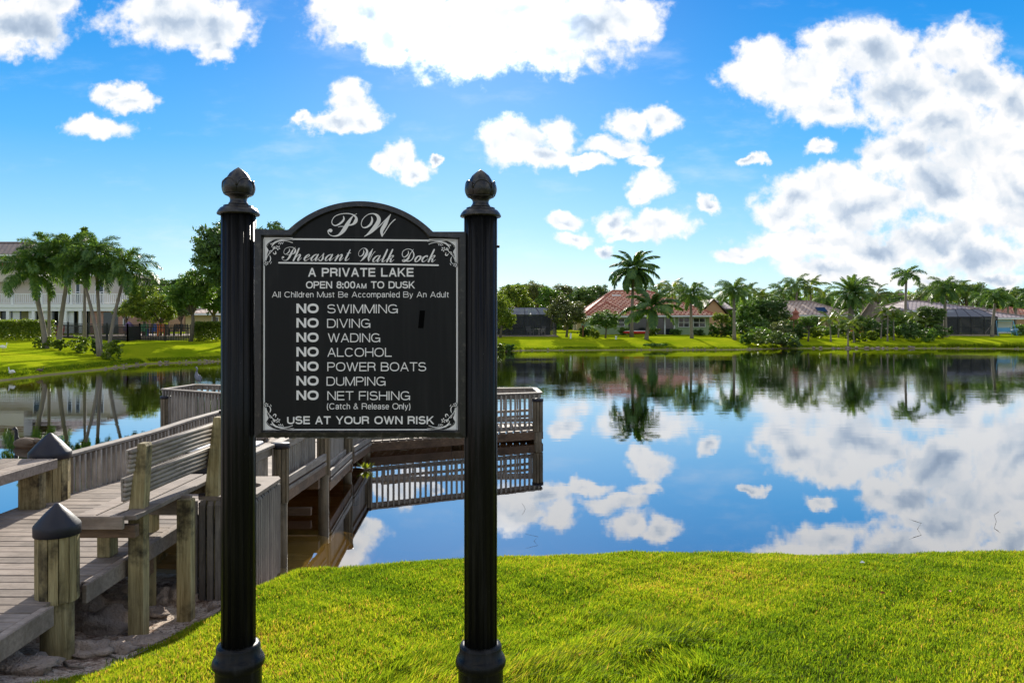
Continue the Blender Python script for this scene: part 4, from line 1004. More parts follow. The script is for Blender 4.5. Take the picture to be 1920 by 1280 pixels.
# slatted bin enclosure
bx = thing('bin_enclosure', 'upright slatted grey timber bin enclosure with a round hole in its lid beside the dock', 'bin')
B0 = (-2.66, 6.20); B1 = (-2.14, 6.20); zt = .975; zb = .08
MB().box(-2.62, 6.24, zb+.02, -2.18, 7.0, zt-.06).build('liner_box', 'black_metal', bx)
L_ = MB(); cx, cy, rr = -2.36, 6.62, .13; n = 28
o_ = [(cx+rr*math.cos(2*math.pi*k/n), cy+rr*math.sin(2*math.pi*k/n)) for k in range(n)]
def sq(a):
    c, s_ = math.cos(a), math.sin(a); k = min(.25/abs(c) if c else 9, .42/abs(s_) if s_ else 9); return (-2.40+c*k, 6.62+s_*k)
e_ = [sq(2*math.pi*k/n) for k in range(n)]
for zz in (zt, zt-.03): L_.v += [(a, b, zz) for a, b in o_]+[(a, b, zz) for a, b in e_]
for k in range(n):
    j = (k+1) % n
    L_.f += [(k, n+k, n+j, j), (2*n+k, 2*n+j, 3*n+j, 3*n+k), (n+k, 3*n+k, 3*n+j, n+j), (k, j, 2*n+j, 2*n+k)]
L_.build('lid', 'deck_wood', bx)
sl = MB(); v = [(0, -.0225, 0), (.026, -.0225, 0), (.026, .0225, 0), (0, .0225, 0), (0, -.0225, .86), (.026, -.0225, .825), (.026, .0225, .825), (0, .0225, .86)]
sl.add(v, [(0, 3, 2, 1), (4, 5, 6, 7), (0, 1, 5, 4), (1, 2, 6, 5), (2, 3, 7, 6), (3, 0, 4, 7)]); slm = sl.mesh('slat'); slm.materials.append(MAT['grey_slat'])
for k in range(13):
    link('slat', slm, bx, (-2.165-.004*k*.8, 6.215+k*.0655, zb+.005*(k % 3)))
for k in range(8):
    link('slat', slm, bx, (-2.63+k*.0655, 6.20, zb+.004*(k % 2)), (0, 0, -math.pi/2))
bar('skirt_board', (-2.17, 6.19, zb+.44), (-2.13, 6.19, zb+.44), .02, .86, 'grey_slat', bx) if False else None
# grill box on the deck behind the bench
gb = thing('deck_box', 'low dark box with its lit top painted white on the deck behind the slatted bench back', 'box')
bar('box', (-4.25, 8.1, DZ), (-4.25, 8.1, DZ+.42), .50, .40, 'black_metal', gb, up=(0, 1, 0)) if False else None
MB().box(-3.55, 8.1, .66, -2.9, 8.6, 1.02, .01).build('body', 'black_metal', gb)
MB().box(-3.58, 8.07, 1.022, -2.87, 8.63, 1.062, .01).build('lid', 'white_paint', gb)  # white colour stands in for light on the top of the box

# ------------------------------------------------------------------ rocks, slab, roots, sticks by the dock
rocks = [(185, 1120, 5.45, .22, .16, .12), (160, 1100, 5.9, .24, .2, .12), (222, 1165, 4.9, .12, .10, .05), (165, 1175, 4.75, .16, .12, .06), (300, 1085, 6.1, .16, .12, .08), (330, 1065, 6.2, .2, .15, .10), (195, 1075, 6.0, .3, .16, .11), (405, 1120, 5.95, .07, .06, .04), (290, 1100, 5.8, .1, .07, .05), (35, 1250, 4.3, .2, .15, .07)]
for i, (x, y, D, a, b, c) in enumerate(rocks):
    q = px(x, y, D); o = MB().blob((0, 0, 0), (a, b, c), 18, 12, seed=i*5, amp=.8).build('rock', 'rock', None, True, loc=(q.x, q.y, gz(q.x, q.y)+c*.15), rot=(0, 0, i*1.1))
    lab = ['smooth grey boulder left of the near bench post', 'broad boulder beneath the deck edge behind the cone-capped pile', 'low rounded stone just below the big boulder by the bench post', 'grey stone at the foot of the cone-capped pile',
           'small stone in the shade behind the middle bench leg', 'dark stone under the deck between the bench legs', 'long dark rock in shadow right under the deck', 'pebble by the foot of the far bench post', 'small pale stone between two bench legs', 'half buried rock under the near corner of the deck'][i]
    tag(o, lab, 'rock', 'rocks on the sand under the dock')
q = px(262, 1200, 5.12); sbm = MB(); sbm.blob((0, 0, 0), (.25, .10, .03), 14, 6, seed=4, amp=.5)
o = sbm.build('stone_slab', 'rock', None, False, loc=(q.x, q.y, gz(q.x, q.y)+.02), rot=(0, 0, .25)); tag(o, 'flat grey stone slab at the foot of the nearest bench post', 'stone')
def twig(pts, r, label, branches=()):
    b = MB(); P_ = []
    for x, y in pts: P_.append((x, y, gz(x, y)+r*.9+.004))
    b.tube(P_, [r*(1-.6*i/len(P_)) for i in range(len(P_))], 6)
    for a, e in branches: b.tube([P_[a], e], [r*.6, r*.3], 5)
    o = b.build('fallen_twig', 'bark', None, True); tag(o, label, 'twig', 'fallen twigs on the sand'); return o
twig([(-2.72, 4.72), (-2.62, 4.74), (-2.50, 4.70), (-2.42, 4.62)], .008, 'thin pale twig on the sand right of the cone-capped pile', [(3, (-2.33, 4.78, gz(-2.33, 4.78)+.03))])
twig([(-2.70, 4.5), (-2.62, 4.42), (-2.55, 4.45)], .010, 'short bent root in the sand below the pale twig')
twig([(-2.35, 5.35), (-2.22, 5.32), (-2.12, 5.4)], .006, 'thin dark twig near the grass edge below the middle bench leg')
twig([(-2.40, 5.05), (-2.30, 5.12), (-2.22, 5.10)], .007, 'short twig on the sand right of the stone slab')
rg = np.random.default_rng(8); lt = MB()
for i in range(1500):
    y = rg.uniform(4.0, 6.9); x = rg.uniform(-2.9, -1.75)
    if sandmask(np.array([x]), np.array([y]))[0] < .25: continue
    a = rg.uniform(0, 6.28); s_ = rg.uniform(.004, .017); z = gz(x, y)+.003
    c, s2 = math.cos(a)*s_, math.sin(a)*s_
    lt.add([(x-c, y-s2, z), (x+s2*.4, y-c*.4, z+.004), (x+c, y+s2, z+rg.uniform(0, .008)), (x-s2*.4, y+c*.4, z+.005)], [(0, 1, 2, 3)])
lt.build('leaf_litter', 'bark', kind='stuff', label='leaf litter and bark chips scattered over the sand', cat='litter')
# dead stalks standing in the shallows on the right
stalks = [(985, 965, 'bent dark stalk standing in the water right of the second sign post'), (1001, 1015, 'low folded stalk in the water nearest the right sign post'), (1358, 1005, 'short straight stalk in the shallows near the middle of the right bank'),
          (1720, 1005, 'forked twig in the shallows among the cloud reflections'), (1590, 980, 'slanting twig in the water left of the forked twig'), (1868, 990, 'tall crooked stalk near the right edge of the water'), (1640, 1010, 'small hooked stalk at the grass edge')]
for i, (x, y, lab) in enumerate(stalks):
    if i in (2, 4, 6): continue
    D = F*EYE/(y-HOR)+.3 if y < 1010 else 8.3
    q = px(x, y, D); a = rnd.uniform(-1, 1); h = rnd.uniform(.09, .14) if x > 1300 else .08
    b = MB().tube([(q.x, q.y, -.3), (q.x, q.y, .0), (q.x+a*.05, q.y, h*.6), (q.x+(-a if i % 2 else a)*.1, q.y, h)], [.0025, .0025, .002, .0012], 5)
    if i in (3, 5): b.tube([(q.x+a*.05, q.y, h*.6), (q.x-a*.06, q.y, h*.85)], [.003, .0015], 5)
    tag(b.build('dead_stalk', 'bark', None), lab, 'stalk', 'dead stalks in the shallows')
# small weed by the third pile
# ------------------------------------------------------------------ foliage generators
def cloud(n, lobes, size, seed, up=.25, shell=.55, clump=26, csz=.16, bright=0.):
    """leaf-sized faces in clumps through the volume of several ellipsoid lobes: (cx,cy,cz,rx,ry,rz)"""
    rg = np.random.default_rng(seed); L = np.array(lobes, float); vol = L[:, 3]*L[:, 4]*L[:, 5]; p = vol**.8; p /= p.sum()
    nc = max(1, n//clump); k = rg.choice(len(L), nc, p=p)
    dv = rg.normal(size=(nc, 3)); dv /= np.linalg.norm(dv, axis=1)[:, None]
    r = 1-(1-shell)*rg.random(nc)**1.3*1.0; r = np.where(rg.random(nc) < .18, r*rg.random(nc), r)
    C = L[k, :3]+dv*r[:, None]*L[k, 3:]
    scale = float(np.mean(L[:, 3:])); cs = csz*scale
    tc_ = rg.normal(0, .16, nc)
    cc = np.repeat(C, clump, 0); m = len(cc); q = rg.normal(size=(m, 3))*cs; q[:, 2] *= .6
    X = cc+q
    nrm = rg.normal(size=(m, 3)); nrm[:, 2] = np.abs(nrm[:, 2])+up; nrm /= np.linalg.norm(nrm, axis=1)[:, None]
    t_ = np.cross(nrm, rg.normal(size=(m, 3))); t_ /= np.linalg.norm(t_, axis=1)[:, None]; b = np.cross(nrm, t_)
    s_ = size*rg.uniform(.6, 1.3, m)[:, None]
    V = np.stack([X-t_*s_, X-b*s_*.45, X+t_*s_, X+b*s_*.45], 1).reshape(-1, 3)
    Fq = np.arange(m*4).reshape(-1, 4)
    tone = np.clip(.45+bright+np.repeat(tc_, clump)+rg.normal(0, .12, m), 0, 1)
    return V, Fq, tone
def crown_mesh(n, lobes, size, seed, material, **kw):
    V, Fq, tn = cloud(n, lobes, size, seed, **kw); return npmesh('crown', V, Fq, material, tn)
def lobes_round(rx, rz, k, seed, zc=0.):
    r = random.Random(seed); L = [(0, 0, zc, rx*.62, rx*.62, rz*.7)]
    for i in range(k):
        a = 2*math.pi*i/k+r.uniform(-.4, .4); e = r.uniform(-.45, .95)
        c, s_ = math.cos(e), math.sin(e); q = r.uniform(.30, .46)
        L.append((rx*.62*c*math.cos(a), rx*.62*c*math.sin(a), zc+rz*.62*s_, rx*q, rx*q, rz*q))
    return L
CR = {}
def crown_variant(key, material, k=9, n=7500, size=.16, asp=.8, seed=0, **kw):
    if key not in CR: CR[key] = crown_mesh(n, lobes_round(1., asp, k, seed), size, seed, material, **kw)
    return CR[key]
for i in range(3):
    crown_variant(('dark', i), 'leaf_dark', 10, 8000, .055, .78, 20+i); crown_variant(('mid', i), 'leaf_mid', 10, 8000, .055, .8, 30+i)
    crown_variant(('light', i), 'leaf_light', 9, 7000, .055, .8, 40+i); crown_variant(('olive', i), 'leaf_olive', 10, 8000, .05, .78, 50+i, csz=.2)
def bushy(seed):
    r = random.Random(seed); L = [(0, 0, 0, .80, .80, .80)]
    for i in range(13): a = 2*math.pi*i/6.5+r.uniform(-.3, .3); e = r.uniform(-.8, 1.2); q = r.uniform(.28, .42); L.append((.68*math.cos(e)*math.cos(a), .68*math.cos(e)*math.sin(a), .66*math.sin(e), q, q, q))
    return L
for i, k_ in enumerate(('dark', 'mid', 'olive', 'light')): CR[(k_, 8)] = crown_mesh(15000, bushy(60+i), .045, 70+i, 'leaf_'+k_, csz=.12)
CR[('dark', 7)] = crown_mesh(26000, lobes_round(1., .9, 15, 91), .042, 92, 'leaf_dark', csz=.13)
CR[('mid', 7)] = crown_mesh(22000, lobes_round(1., .85, 14, 93), .042, 94, 'leaf_mid', csz=.13)
trunkm = {}
def tree(x, y, z, h, r, kind, v, label, group=None, rz=None, cz=.62, cat='tree', squash=1.):
    """h total height, r crown radius"""
    t_ = thing('broadleaf_tree', label, cat, (x, y, z-.1), 0, group)
    rr = random.Random(int(x*13+y*7)); a = rr.uniform(0, 6.28) if rz is None else rz
    rv = r*squash; zc = h-rv*.80
    b = MB(); b.tube([(0, 0, 0), (.03*h, 0, zc*.45), (0, .02*h, zc)], [.045*h**.8, .034*h**.8, .02*h**.8], 8)
    for k in range(5):
        q = 2*math.pi*k/5+a; b.tube([(.02*h, 0, zc*.55), (math.cos(q)*r*.28, math.sin(q)*r*.28, zc*.8), (math.cos(q)*r*.6, math.sin(q)*r*.6, zc+rv*.15)], [.02*h**.8, .014*h**.8, .006*h**.8], 5)
    b.build('trunk', 'bark', t_, True)
    link('crown', CR[(kind, v)], t_, (0, 0, zc), (0, 0, a), (r, r, rv))
    return t_
def at(pxx, D, base=None):
    x = (pxx-960)/F*D; return x, D, (gz(x, D) if base is None else base)
def tree_px(pxx, ytop, D, rpx, kind, v, label, group=None, squash=1., cat='tree'):
    x, y, z = at(pxx, D); top = EYE-(ytop-HOR)/F*D; return tree(x, y, z, top-z+.1, rpx/F*D, kind, v, label, group, squash=squash, cat=cat)

# ------------------------------------------------------------------ palms
def frond_mesh(kind, seed):
    rg = np.random.default_rng(seed)
    P_ = dict(coco=(1., 1.25, 52, .22, .026, 'palm_leaf', .25, .1), foxtail=(1., 1.5, 84, .19, .0125, 'palm_leaf', 1.0, .0), date=(1., .85, 60, .15, .014, 'palm_leaf', .6, .0),
              areca=(1., 1.35, 34, .22, .020, 'palm_leaf_light', .25, .35), royal=(1., 1.5, 66, .20, .015, 'palm_leaf', .8, .0))[kind]
    L, droop, n, ll, lw_, matn, plume, bend = P_; droop *= rg.uniform(.85, 1.15)
    # rachis: starts along +X, turning down
    N = 14; s_ = np.linspace(0, 1, N+1); ang = .15-droop*s_**1.5; dx = np.cos(ang); dz = np.sin(ang)
    Xr = np.concatenate([[0], np.cumsum((dx[1:]+dx[:-1])/2/N)]); Zr = np.concatenate([[0], np.cumsum((dz[1:]+dz[:-1])/2/N)])
    V = []; Fc = []; T = []
    for i in range(N):                                            # rachis as a thin blade pair
        w_ = .012*(1-.8*s_[i]); w2 = .012*(1-.8*s_[i+1]); b = len(V)
        V += [(Xr[i], -w_, Zr[i]), (Xr[i], w_, Zr[i]), (Xr[i+1], w2, Zr[i+1]), (Xr[i+1], -w2, Zr[i+1])]; Fc.append((b, b+1, b+2, b+3)); T.append(.7)
        b = len(V); V += [(Xr[i], 0, Zr[i]-w_), (Xr[i], 0, Zr[i]+w_), (Xr[i+1], 0, Zr[i+1]+w2), (Xr[i+1], 0, Zr[i+1]-w2)]; Fc.append((b, b+1, b+2, b+3)); T.append(.7)
    for i in range(n):
        f = .12+.88*(i+.5)/n
        for sd in (-1, 1):
            ff = f+rg.uniform(-.006, .006); x = np.interp(ff, s_, Xr); z = np.interp(ff, s_, Zr); a = np.interp(ff, s_, ang)
            l_ = ll*math.sin(math.pi*min(1, .18+.82*ff)*.93)**.6*rg.uniform(.85, 1.1)*(1.0 if ff < .9 else .75)
            sweep = rg.uniform(.45, .75)                           # leaflet leans to the tip
            el = rg.uniform(-1, 1)*plume*1.1-(.25 if plume < .5 else 0.)
            tx = np.array([math.cos(a), 0, math.sin(a)]); sy_ = np.array([0, sd, 0]); up = np.array([-math.sin(a), 0, math.cos(a)])
            dr = tx*math.sin(sweep)+math.cos(sweep)*(sy_*math.cos(el)+up*math.sin(el)); dr /= np.linalg.norm(dr)
            p0 = np.array([x, 0, z]); p1 = p0+dr*l_*.55; p2 = p0+dr*l_*.95+np.array([0, 0, -l_*(.22+.25*bend+rg.uniform(0, .18))])
            wv = np.cross(dr, up); wv /= np.linalg.norm(wv)+1e-9; wv = wv*lw_
            b = len(V); V += [tuple(p0-wv*.5), tuple(p0+wv*.5), tuple(p1+wv), tuple(p1-wv)]; Fc.append((b, b+1, b+2, b+3)); T.append(rg.uniform(.25, .75))
            b = len(V); V += [tuple(p1-wv), tuple(p1+wv), tuple(p2+wv*.1), tuple(p2-wv*.1)]; Fc.append((b, b+1, b+2, b+3)); T.append(rg.uniform(.25, .75))
    return npmesh('frond', np.array(V), np.array(Fc), matn, np.array(T))
FM = {k: [frond_mesh(k, 100+i) for i in range(4)] for k in ('coco', 'foxtail', 'date', 'areca', 'royal')}
def palm(x, y, z, zc, lean, kind, n, L, label, group=None, seed=0, tr=.13, bark='palm_grey_bark', name='palm_tree', curve=.5, shaft=True, elr=(-.55, 1.25), cat='palm', swell=0.):
    r = random.Random(seed+int(x*10)); t_ = thing(name, label, cat, (x, y, z-.1), 0, group)
    h = zc-z+.1; lx, ly = lean; pts = []; rad = []
    for i in range(9):
        s_ = i/8; c = (s_**(1+curve))
        pts.append((lx*c, ly*c, h*s_)); rad.append(tr*(1.35-.35*min(1, s_*5) if s_ < .2 else 1-.28*s_+swell*math.sin(math.pi*s_)))
    MB().tube(pts, rad, 10).build('trunk', bark, t_, True)
    top = Vector(pts[-1]); 
    if shaft:
        MB().tube([top-Vector((0, 0, .05)), top+Vector((0, 0, .45*L/2.4)), top+Vector((0, 0, .85*L/2.4))], [tr*.85, tr*.8, tr*.3], 8).build('crownshaft', 'crownshaft', t_, True)
        base = top+Vector((0, 0, .75*L/2.4))
    else: base = top
    for k in range(n):
        f = (k+.5)/n; az = k*2.39996+r.uniform(-.2, .2); el = elr[1]-(elr[1]-elr[0])*f**.85+r.uniform(-.1, .1)
        sc_ = L*r.uniform(.86, 1.08)*(.80+.2*math.sin(math.pi*f)); o = link('frond', FM[kind][r.randrange(4)], t_, base-Vector((0, 0, .12*f)), None, (sc_, sc_, sc_))
        o.rotation_euler = Matrix.LocScale(None, None, None).to_euler() if False else (Matrix.Rotation(az, 3, 'Z') @ Matrix.Rotation(-el, 3, 'Y') @ Matrix.Rotation(r.uniform(-.25, .25), 3, 'X')).to_euler()
    return t_
def palm_px(bx, D, cx, cy, kind, n, rpx, label, group=None, **kw):
    x, y, z = at(bx, D); zc = EYE-(cy-HOR)/F*D; cxw = (cx-960)/F*D; L = rpx/F*D
    shaft = kw.get('shaft', True); zc2 = zc-(.75*L/2.4 if shaft else 0)
    return palm(x, y, z, zc2, (cxw-x, kw.pop('ly', 0.)), kind, n, L, label, group, **kw)

# ---- left bank: leaning foxtail palms
GP = 'leaning foxtail palms on the left lawn'
palm_px(86, 47.0, 62, 508, 'foxtail', 22, 82, 'leftmost leaning palm with heavy plumed fronds over the balcony', GP, tr=.17, seed=1)
palm_px(92, 48.5, 92, 475, 'foxtail', 22, 74, 'tall straight thin-trunked palm just right of the leftmost palm', GP, tr=.11, seed=2)
palm_px(110, 47.5, 133, 470, 'foxtail', 22, 74, 'palm whose trunk leans right, third trunk from the left', GP, tr=.15, seed=3)
palm_px(186, 45.0, 155, 500, 'foxtail', 20, 68, 'palm leaning left out of the middle shrub bed', GP, tr=.12, seed=4)
palm_px(188, 45.6, 180, 478, 'foxtail', 22, 72, 'upright palm with yellowing frond in the middle of the clump', GP, tr=.12, seed=5)
palm_px(203, 45.4, 231, 502, 'foxtail', 22, 80, 'rightmost palm of the left clump, leaning right', GP, tr=.12, seed=6)
x, y, z = at(158, 48.2); sp_ = MB(); sp_.tube([(0, 0, 0), (0, 0, 4.2)], [.05, .04], 6); 
o = thing('spear_palm', 'tall narrow pointed spear rising highest out of the left palm clump', 'palm', (x, y, z-.1))
MB().tube([(0, 0, 0), (.05, 0, 4.4)], [.12, .08], 7).build('trunk', 'palm_grey_bark', o, True)
V, Fq, tn = cloud(1500, [(0, 0, 5.9, .28, .28, 1.9), (0, 0, 7.3, .10, .10, .9)], .16, 9, csz=.12); link('spear_leaf', npmesh('spear_leaf', V, Fq, 'palm_leaf_light', tn), o)
# ---- right bank palms, front row
palm_px(1184, 84, 1188, 503, 'coco', 26, 62, 'tallest palm, a coconut palm towering over the terracotta roofed house', tr=.20, bark='palm_bark', shaft=False, seed=7, elr=(-1.0, 1.35), curve=.3)
palm_px(1212, 77.5, 1222, 578, 'coco', 16, 66, 'short coconut palm with spreading fronds on the lawn before the green house', tr=.20, bark='palm_bark', shaft=False, seed=8, elr=(-.35, 1.3))
palm_px(1297, 80, 1295, 552, 'foxtail', 20, 50, 'foxtail palm standing on the lawn before the right end of the green house', tr=.17, seed=9)
palm_px(1377, 79.5, 1376, 545, 'foxtail', 20, 46, 'foxtail palm beside the dark thicket right of the green house', tr=.17, seed=10)
palm_px(1594, 90, 1596, 549, 'date', 52, 48, 'broad date palm with stout trunk behind the thatched hut', tr=.38, bark='palm_bark', shaft=False, seed=11, elr=(-.9, 1.4), curve=.1)
palm_px(1697, 95, 1699, 517, 'royal', 14, 40, 'royal palm with bare trunk rising above the purple-grey roof', tr=.19, seed=12, elr=(-.3, 1.2))
palm_px(1773, 85, 1771, 540, 'foxtail', 21, 44, 'palm in front of the screened pool on the right lawn', tr=.20, seed=13)
palm_px(1860, 85, 1866, 556, 'foxtail', 19, 38, 'palm with yellow lower frond before the white carport', tr=.18, seed=14)
palm_px(1903, 98, 1905, 566, 'foxtail', 12, 34, 'rightmost palm at the edge of the photo', tr=.16, seed=15)
GB = 'palms rising behind the far houses'
back = [(1236, 112, 548, 44, 'palm behind the left of the foxtail palm at the green house'), (1258, 100, 541, 40, 'palm whose fronds touch the green house palm from the left'), (1340, 106, 566, 30, 'low palm behind the peach gable'),
        (1405, 108, 545, 34, 'palm behind the thicket, first right of the lone palm'), (1428, 104, 556, 36, 'palm sunk in the dark thicket'), (1465, 108, 545, 36, 'feathery palm above the left end of the pink tiled roof'), (1492, 104, 534, 40, 'high feathery palm above the pink tiled roof'),
        (1520, 106, 537, 40, 'feathery palm over the middle of the pink tiled roof'), (1545, 112, 556, 34, 'small palm left of the date palm'), (1620, 108, 535, 36, 'palm just right of the date palm crown'), (1640, 104, 552, 36, 'palm above the thatched hut'),
        (1672, 112, 560, 32, 'low palm left of the royal palm'), (1742, 106, 545, 36, 'palm between the royal palm and the pool palm'), (1800, 112, 542, 36, 'pale palm behind the purple-grey roof'), (1822, 110, 548, 34, 'palm behind the pool screen roof'),
        (1842, 104, 560, 34, 'palm behind the gap between pool screen and carport'), (1890, 110, 555, 36, 'palm behind the white carport'), (960, 118, 560, 26, 'palm far behind the left screened patio'), (1158, 112, 566, 26, 'palm just left of the tallest palm trunk')]
for i, (bx, D, cy, rp, lab) in enumerate(back):
    palm_px(bx, D, bx+((i*7) % 9-4), cy, ('foxtail', 'areca', 'royal')[i % 3], 13, rp, lab, GB, tr=.17, seed=30+i)
GS = 'small palms planted along the far bank'
small = [(1558, 80, 598, 30, 'areca', 'small palm with two stems left of the young lawn palms'), (1572, 84, 592, 26, 'areca', 'small palm before the cream wall'), (1590, 77, 612, 26, 'areca', 'lowest young palm on the bank before the date palm'), (1601, 79, 606, 26, 'areca', 'young palm at the foot of the date palm'),
         (1652, 82, 590, 28, 'areca', 'leftmost stem of the palm cluster beside the thatched hut'), (1664, 80, 583, 30, 'areca', 'middle palm of the cluster beside the thatched hut'), (1676, 81, 592, 28, 'areca', 'right palm of the cluster beside the thatched hut'),
         (1722, 84, 592, 26, 'areca', 'pale tufted palm before the purple-grey roof'), (1735, 83, 604, 24, 'areca', 'low tufted palm beside the pool screen')]
for i, (bx, D, cy, rp, kd, lab) in enumerate(small):
    palm_px(bx, D, bx+((i*5) % 7-3), cy, kd, 10, rp, lab, GS, tr=.08, seed=60+i, shaft=False, elr=(-.2, 1.3))

# ---- broadleaf trees
tree_px(440, 416, 60, 84, 'dark', 7, 'large dark tree behind the left sign post, the tallest on the left bank', squash=1.2)
tree_px(508, 418, 64, 62, 'dark', 7, 'dark tree rising behind the top left of the sign board', squash=1.5)
tree_px(358, 508, 61, 46, 'mid', 7, 'green tree left of the left sign post, over the right-hand hedge', squash=1.15)
tree_px(398, 515, 66, 44, 'mid', 7, 'green tree half hidden by the left sign post', squash=1.2)
tree_px(318, 517, 92, 34, 'dark', 2, 'dark distant tree between the palms and the sign')
tree_px(345, 524, 96, 30, 'olive', 0, 'dull distant tree behind the green trees left of the sign')
tree_px(268, 540, 66, 40, 'light', 8, 'yellow-green round tree right of the left palm clump', squash=1.0)
tree_px(300, 556, 64, 30, 'light', 8, 'yellow-green tree over the black fence', squash=1.1)
for i, (bx, yt, D, rp, k, v, lab) in enumerate([(560, 520, 70, 50, 'mid', 2, 'tree hidden behind the sign board, left'), (640, 530, 75, 50, 'dark', 0, 'tree hidden behind the sign board, middle left'), (730, 535, 80, 50, 'mid', 0, 'tree hidden behind the sign board, middle right'), (820, 530, 84, 48, 'dark', 1, 'tree hidden behind the sign board, right'), (890, 540, 84, 44, 'mid', 2, 'tree hidden behind the right sign post')]):
    tree_px(bx, yt, D, rp, k, v, lab, 'trees hidden behind the sign')
far_trees = [(925, 540, 100, 34, 'dark', 0, 'dark tree just right of the right sign post'), (958, 526, 118, 36, 'dark', 1, 'dark tree behind the yellow-green tree at the screened patio'), (984, 527, 120, 32, 'dark', 2, 'second dark tree behind the screened patio'), (1006, 524, 116, 28, 'olive', 1, 'tall dull tree behind the screened patio'),
    (1032, 534, 112, 30, 'mid', 1, 'green tree behind the round shrubby tree'), (1058, 530, 116, 28, 'olive', 2, 'dull tree above the round shrubby tree'), (1092, 530, 112, 40, 'dark', 0, 'dark broad tree behind the left slope of the terracotta roof'), (1118, 528, 114, 28, 'dark', 1, 'dark tree behind the ridge of the terracotta roof'),
    (1320, 548, 116, 26, 'dark', 2, 'dark tree behind the right slope of the terracotta roof'), (1278, 548, 122, 30, 'olive', 0, 'dull tree far behind the green house palm'), (1440, 540, 118, 34, 'dark', 0, 'dark tree behind the thicket palms'), (1480, 542, 120, 30, 'mid', 2, 'green tree behind the pink tiled roof'),
    (1540, 545, 120, 34, 'dark', 1, 'dark tree left behind the date palm'), (1655, 545, 122, 34, 'mid', 0, 'green tree behind the thatched hut palms'), (1730, 540, 124, 30, 'olive', 1, 'dull tree right of the royal palm'), (1765, 525, 120, 34, 'olive', 2, 'dull tree right behind the pool palm'),
    (1810, 522, 122, 36, 'olive', 0, 'tall dull tree above the pool screen'), (1848, 540, 124, 30, 'dark', 2, 'dark tree behind the rightmost palms'), (1885, 538, 122, 34, 'mid', 1, 'green tree above the white carport'), (1925, 532, 120, 36, 'dark', 0, 'dark tree cut by the right edge'), (1700, 552, 128, 30, 'dark', 1, 'dark tree behind the royal palm trunk'), (1590, 548, 124, 32, 'dark', 2, 'dark tree hidden behind the date palm crown'), (1360, 552, 120, 26, 'mid', 2, 'green tree over the peach gable')]
for i, a_ in enumerate(far_trees): tree_px(*a_, 'trees beyond the far houses')
tree_px(968, 537, 96, 34, 'light', 8, 'yellow-green tree above the screened patio roof')
tree_px(938, 556, 80, 30, 'light', 8, 'light green bush-like tree beside the right sign post', squash=1.3)
tree_px(1062, 557, 82, 43, 'olive', 8, 'big round shrubby tree between screened patio and green house', squash=.80)
tree_px(1135, 582, 80, 31, 'mid', 8, 'small bushy tree before the green wall', squash=.72)
tree_px(1448, 556, 88, 36, 'dark', 8, 'dense dark tree in the thicket left of the pink tiled house', squash=1.0)
tree_px(1412, 560, 88, 34, 'mid', 8, 'dense dark tree at the left of the thicket', squash=1.1)
tree_px(1515, 590, 80, 20, 'mid', 0, 'small round tree on a thin stem before the cream wall', squash=.8)
tree_px(1742, 574, 84, 30, 'dark', 8, 'dense tree left of the pool screen', squash=.85)
tree_px(1690, 584, 90, 26, 'mid', 8, 'dark bushy tree behind the small palm cluster', squash=.9)
tree_px(1352, 582, 86, 18, 'light', 1, 'yellow-green shrub tree before the peach gable')
tree_px(1620, 590, 88, 22, 'mid', 2, 'bushy tree before the thatched hut')

for i, (bx, yt, D, rp, k, v, lab) in enumerate([(312, 548, 70, 30, 'mid', 1, 'green tree behind the black fence, left of the cream villa'), (338, 560, 72, 26, 'dark', 1, 'low dark tree before the left end of the cream villa'), (236, 562, 68, 24, 'light', 2, 'low yellow-green tree beside the brick end of the clubhouse'), (285, 528, 84, 30, 'dark', 1, 'dark tree behind the yellow-green trees')]):
    tree_px(bx, yt, D, rp, k, v, lab, 'trees behind the black fence')
# the woodland that closes the view behind the houses
def woodland():
    rg = np.random.default_rng(77); lobes = []
    for p in range(-500, 2500, 13):
        Dd = rg.uniform(128, 142); x = (p-960)/F*Dd; top = EYE-((rg.uniform(545, 566))-HOR)/F*Dd; r_ = rg.uniform(1.6, 2.8)
        lobes.append((x, Dd, top-r_, r_*1.2, r_, r_)); lobes.append((x+rg.uniform(-1, 1), Dd+1, top-2.6*r_, r_*1.5, r_, r_*1.3)); lobes.append((x+rg.uniform(-1, 1), Dd-1, 1.9+r_*.6, r_*1.4, r_, r_))
    V, Fq, tn = cloud(170000, lobes, .42, 78, csz=.2)
    link('distant_woodland', npmesh('distant_woodland', V, Fq, 'leaf_mid', tn), kind='stuff', label='green woodland closing the view behind the houses', cat='woodland')
woodland()

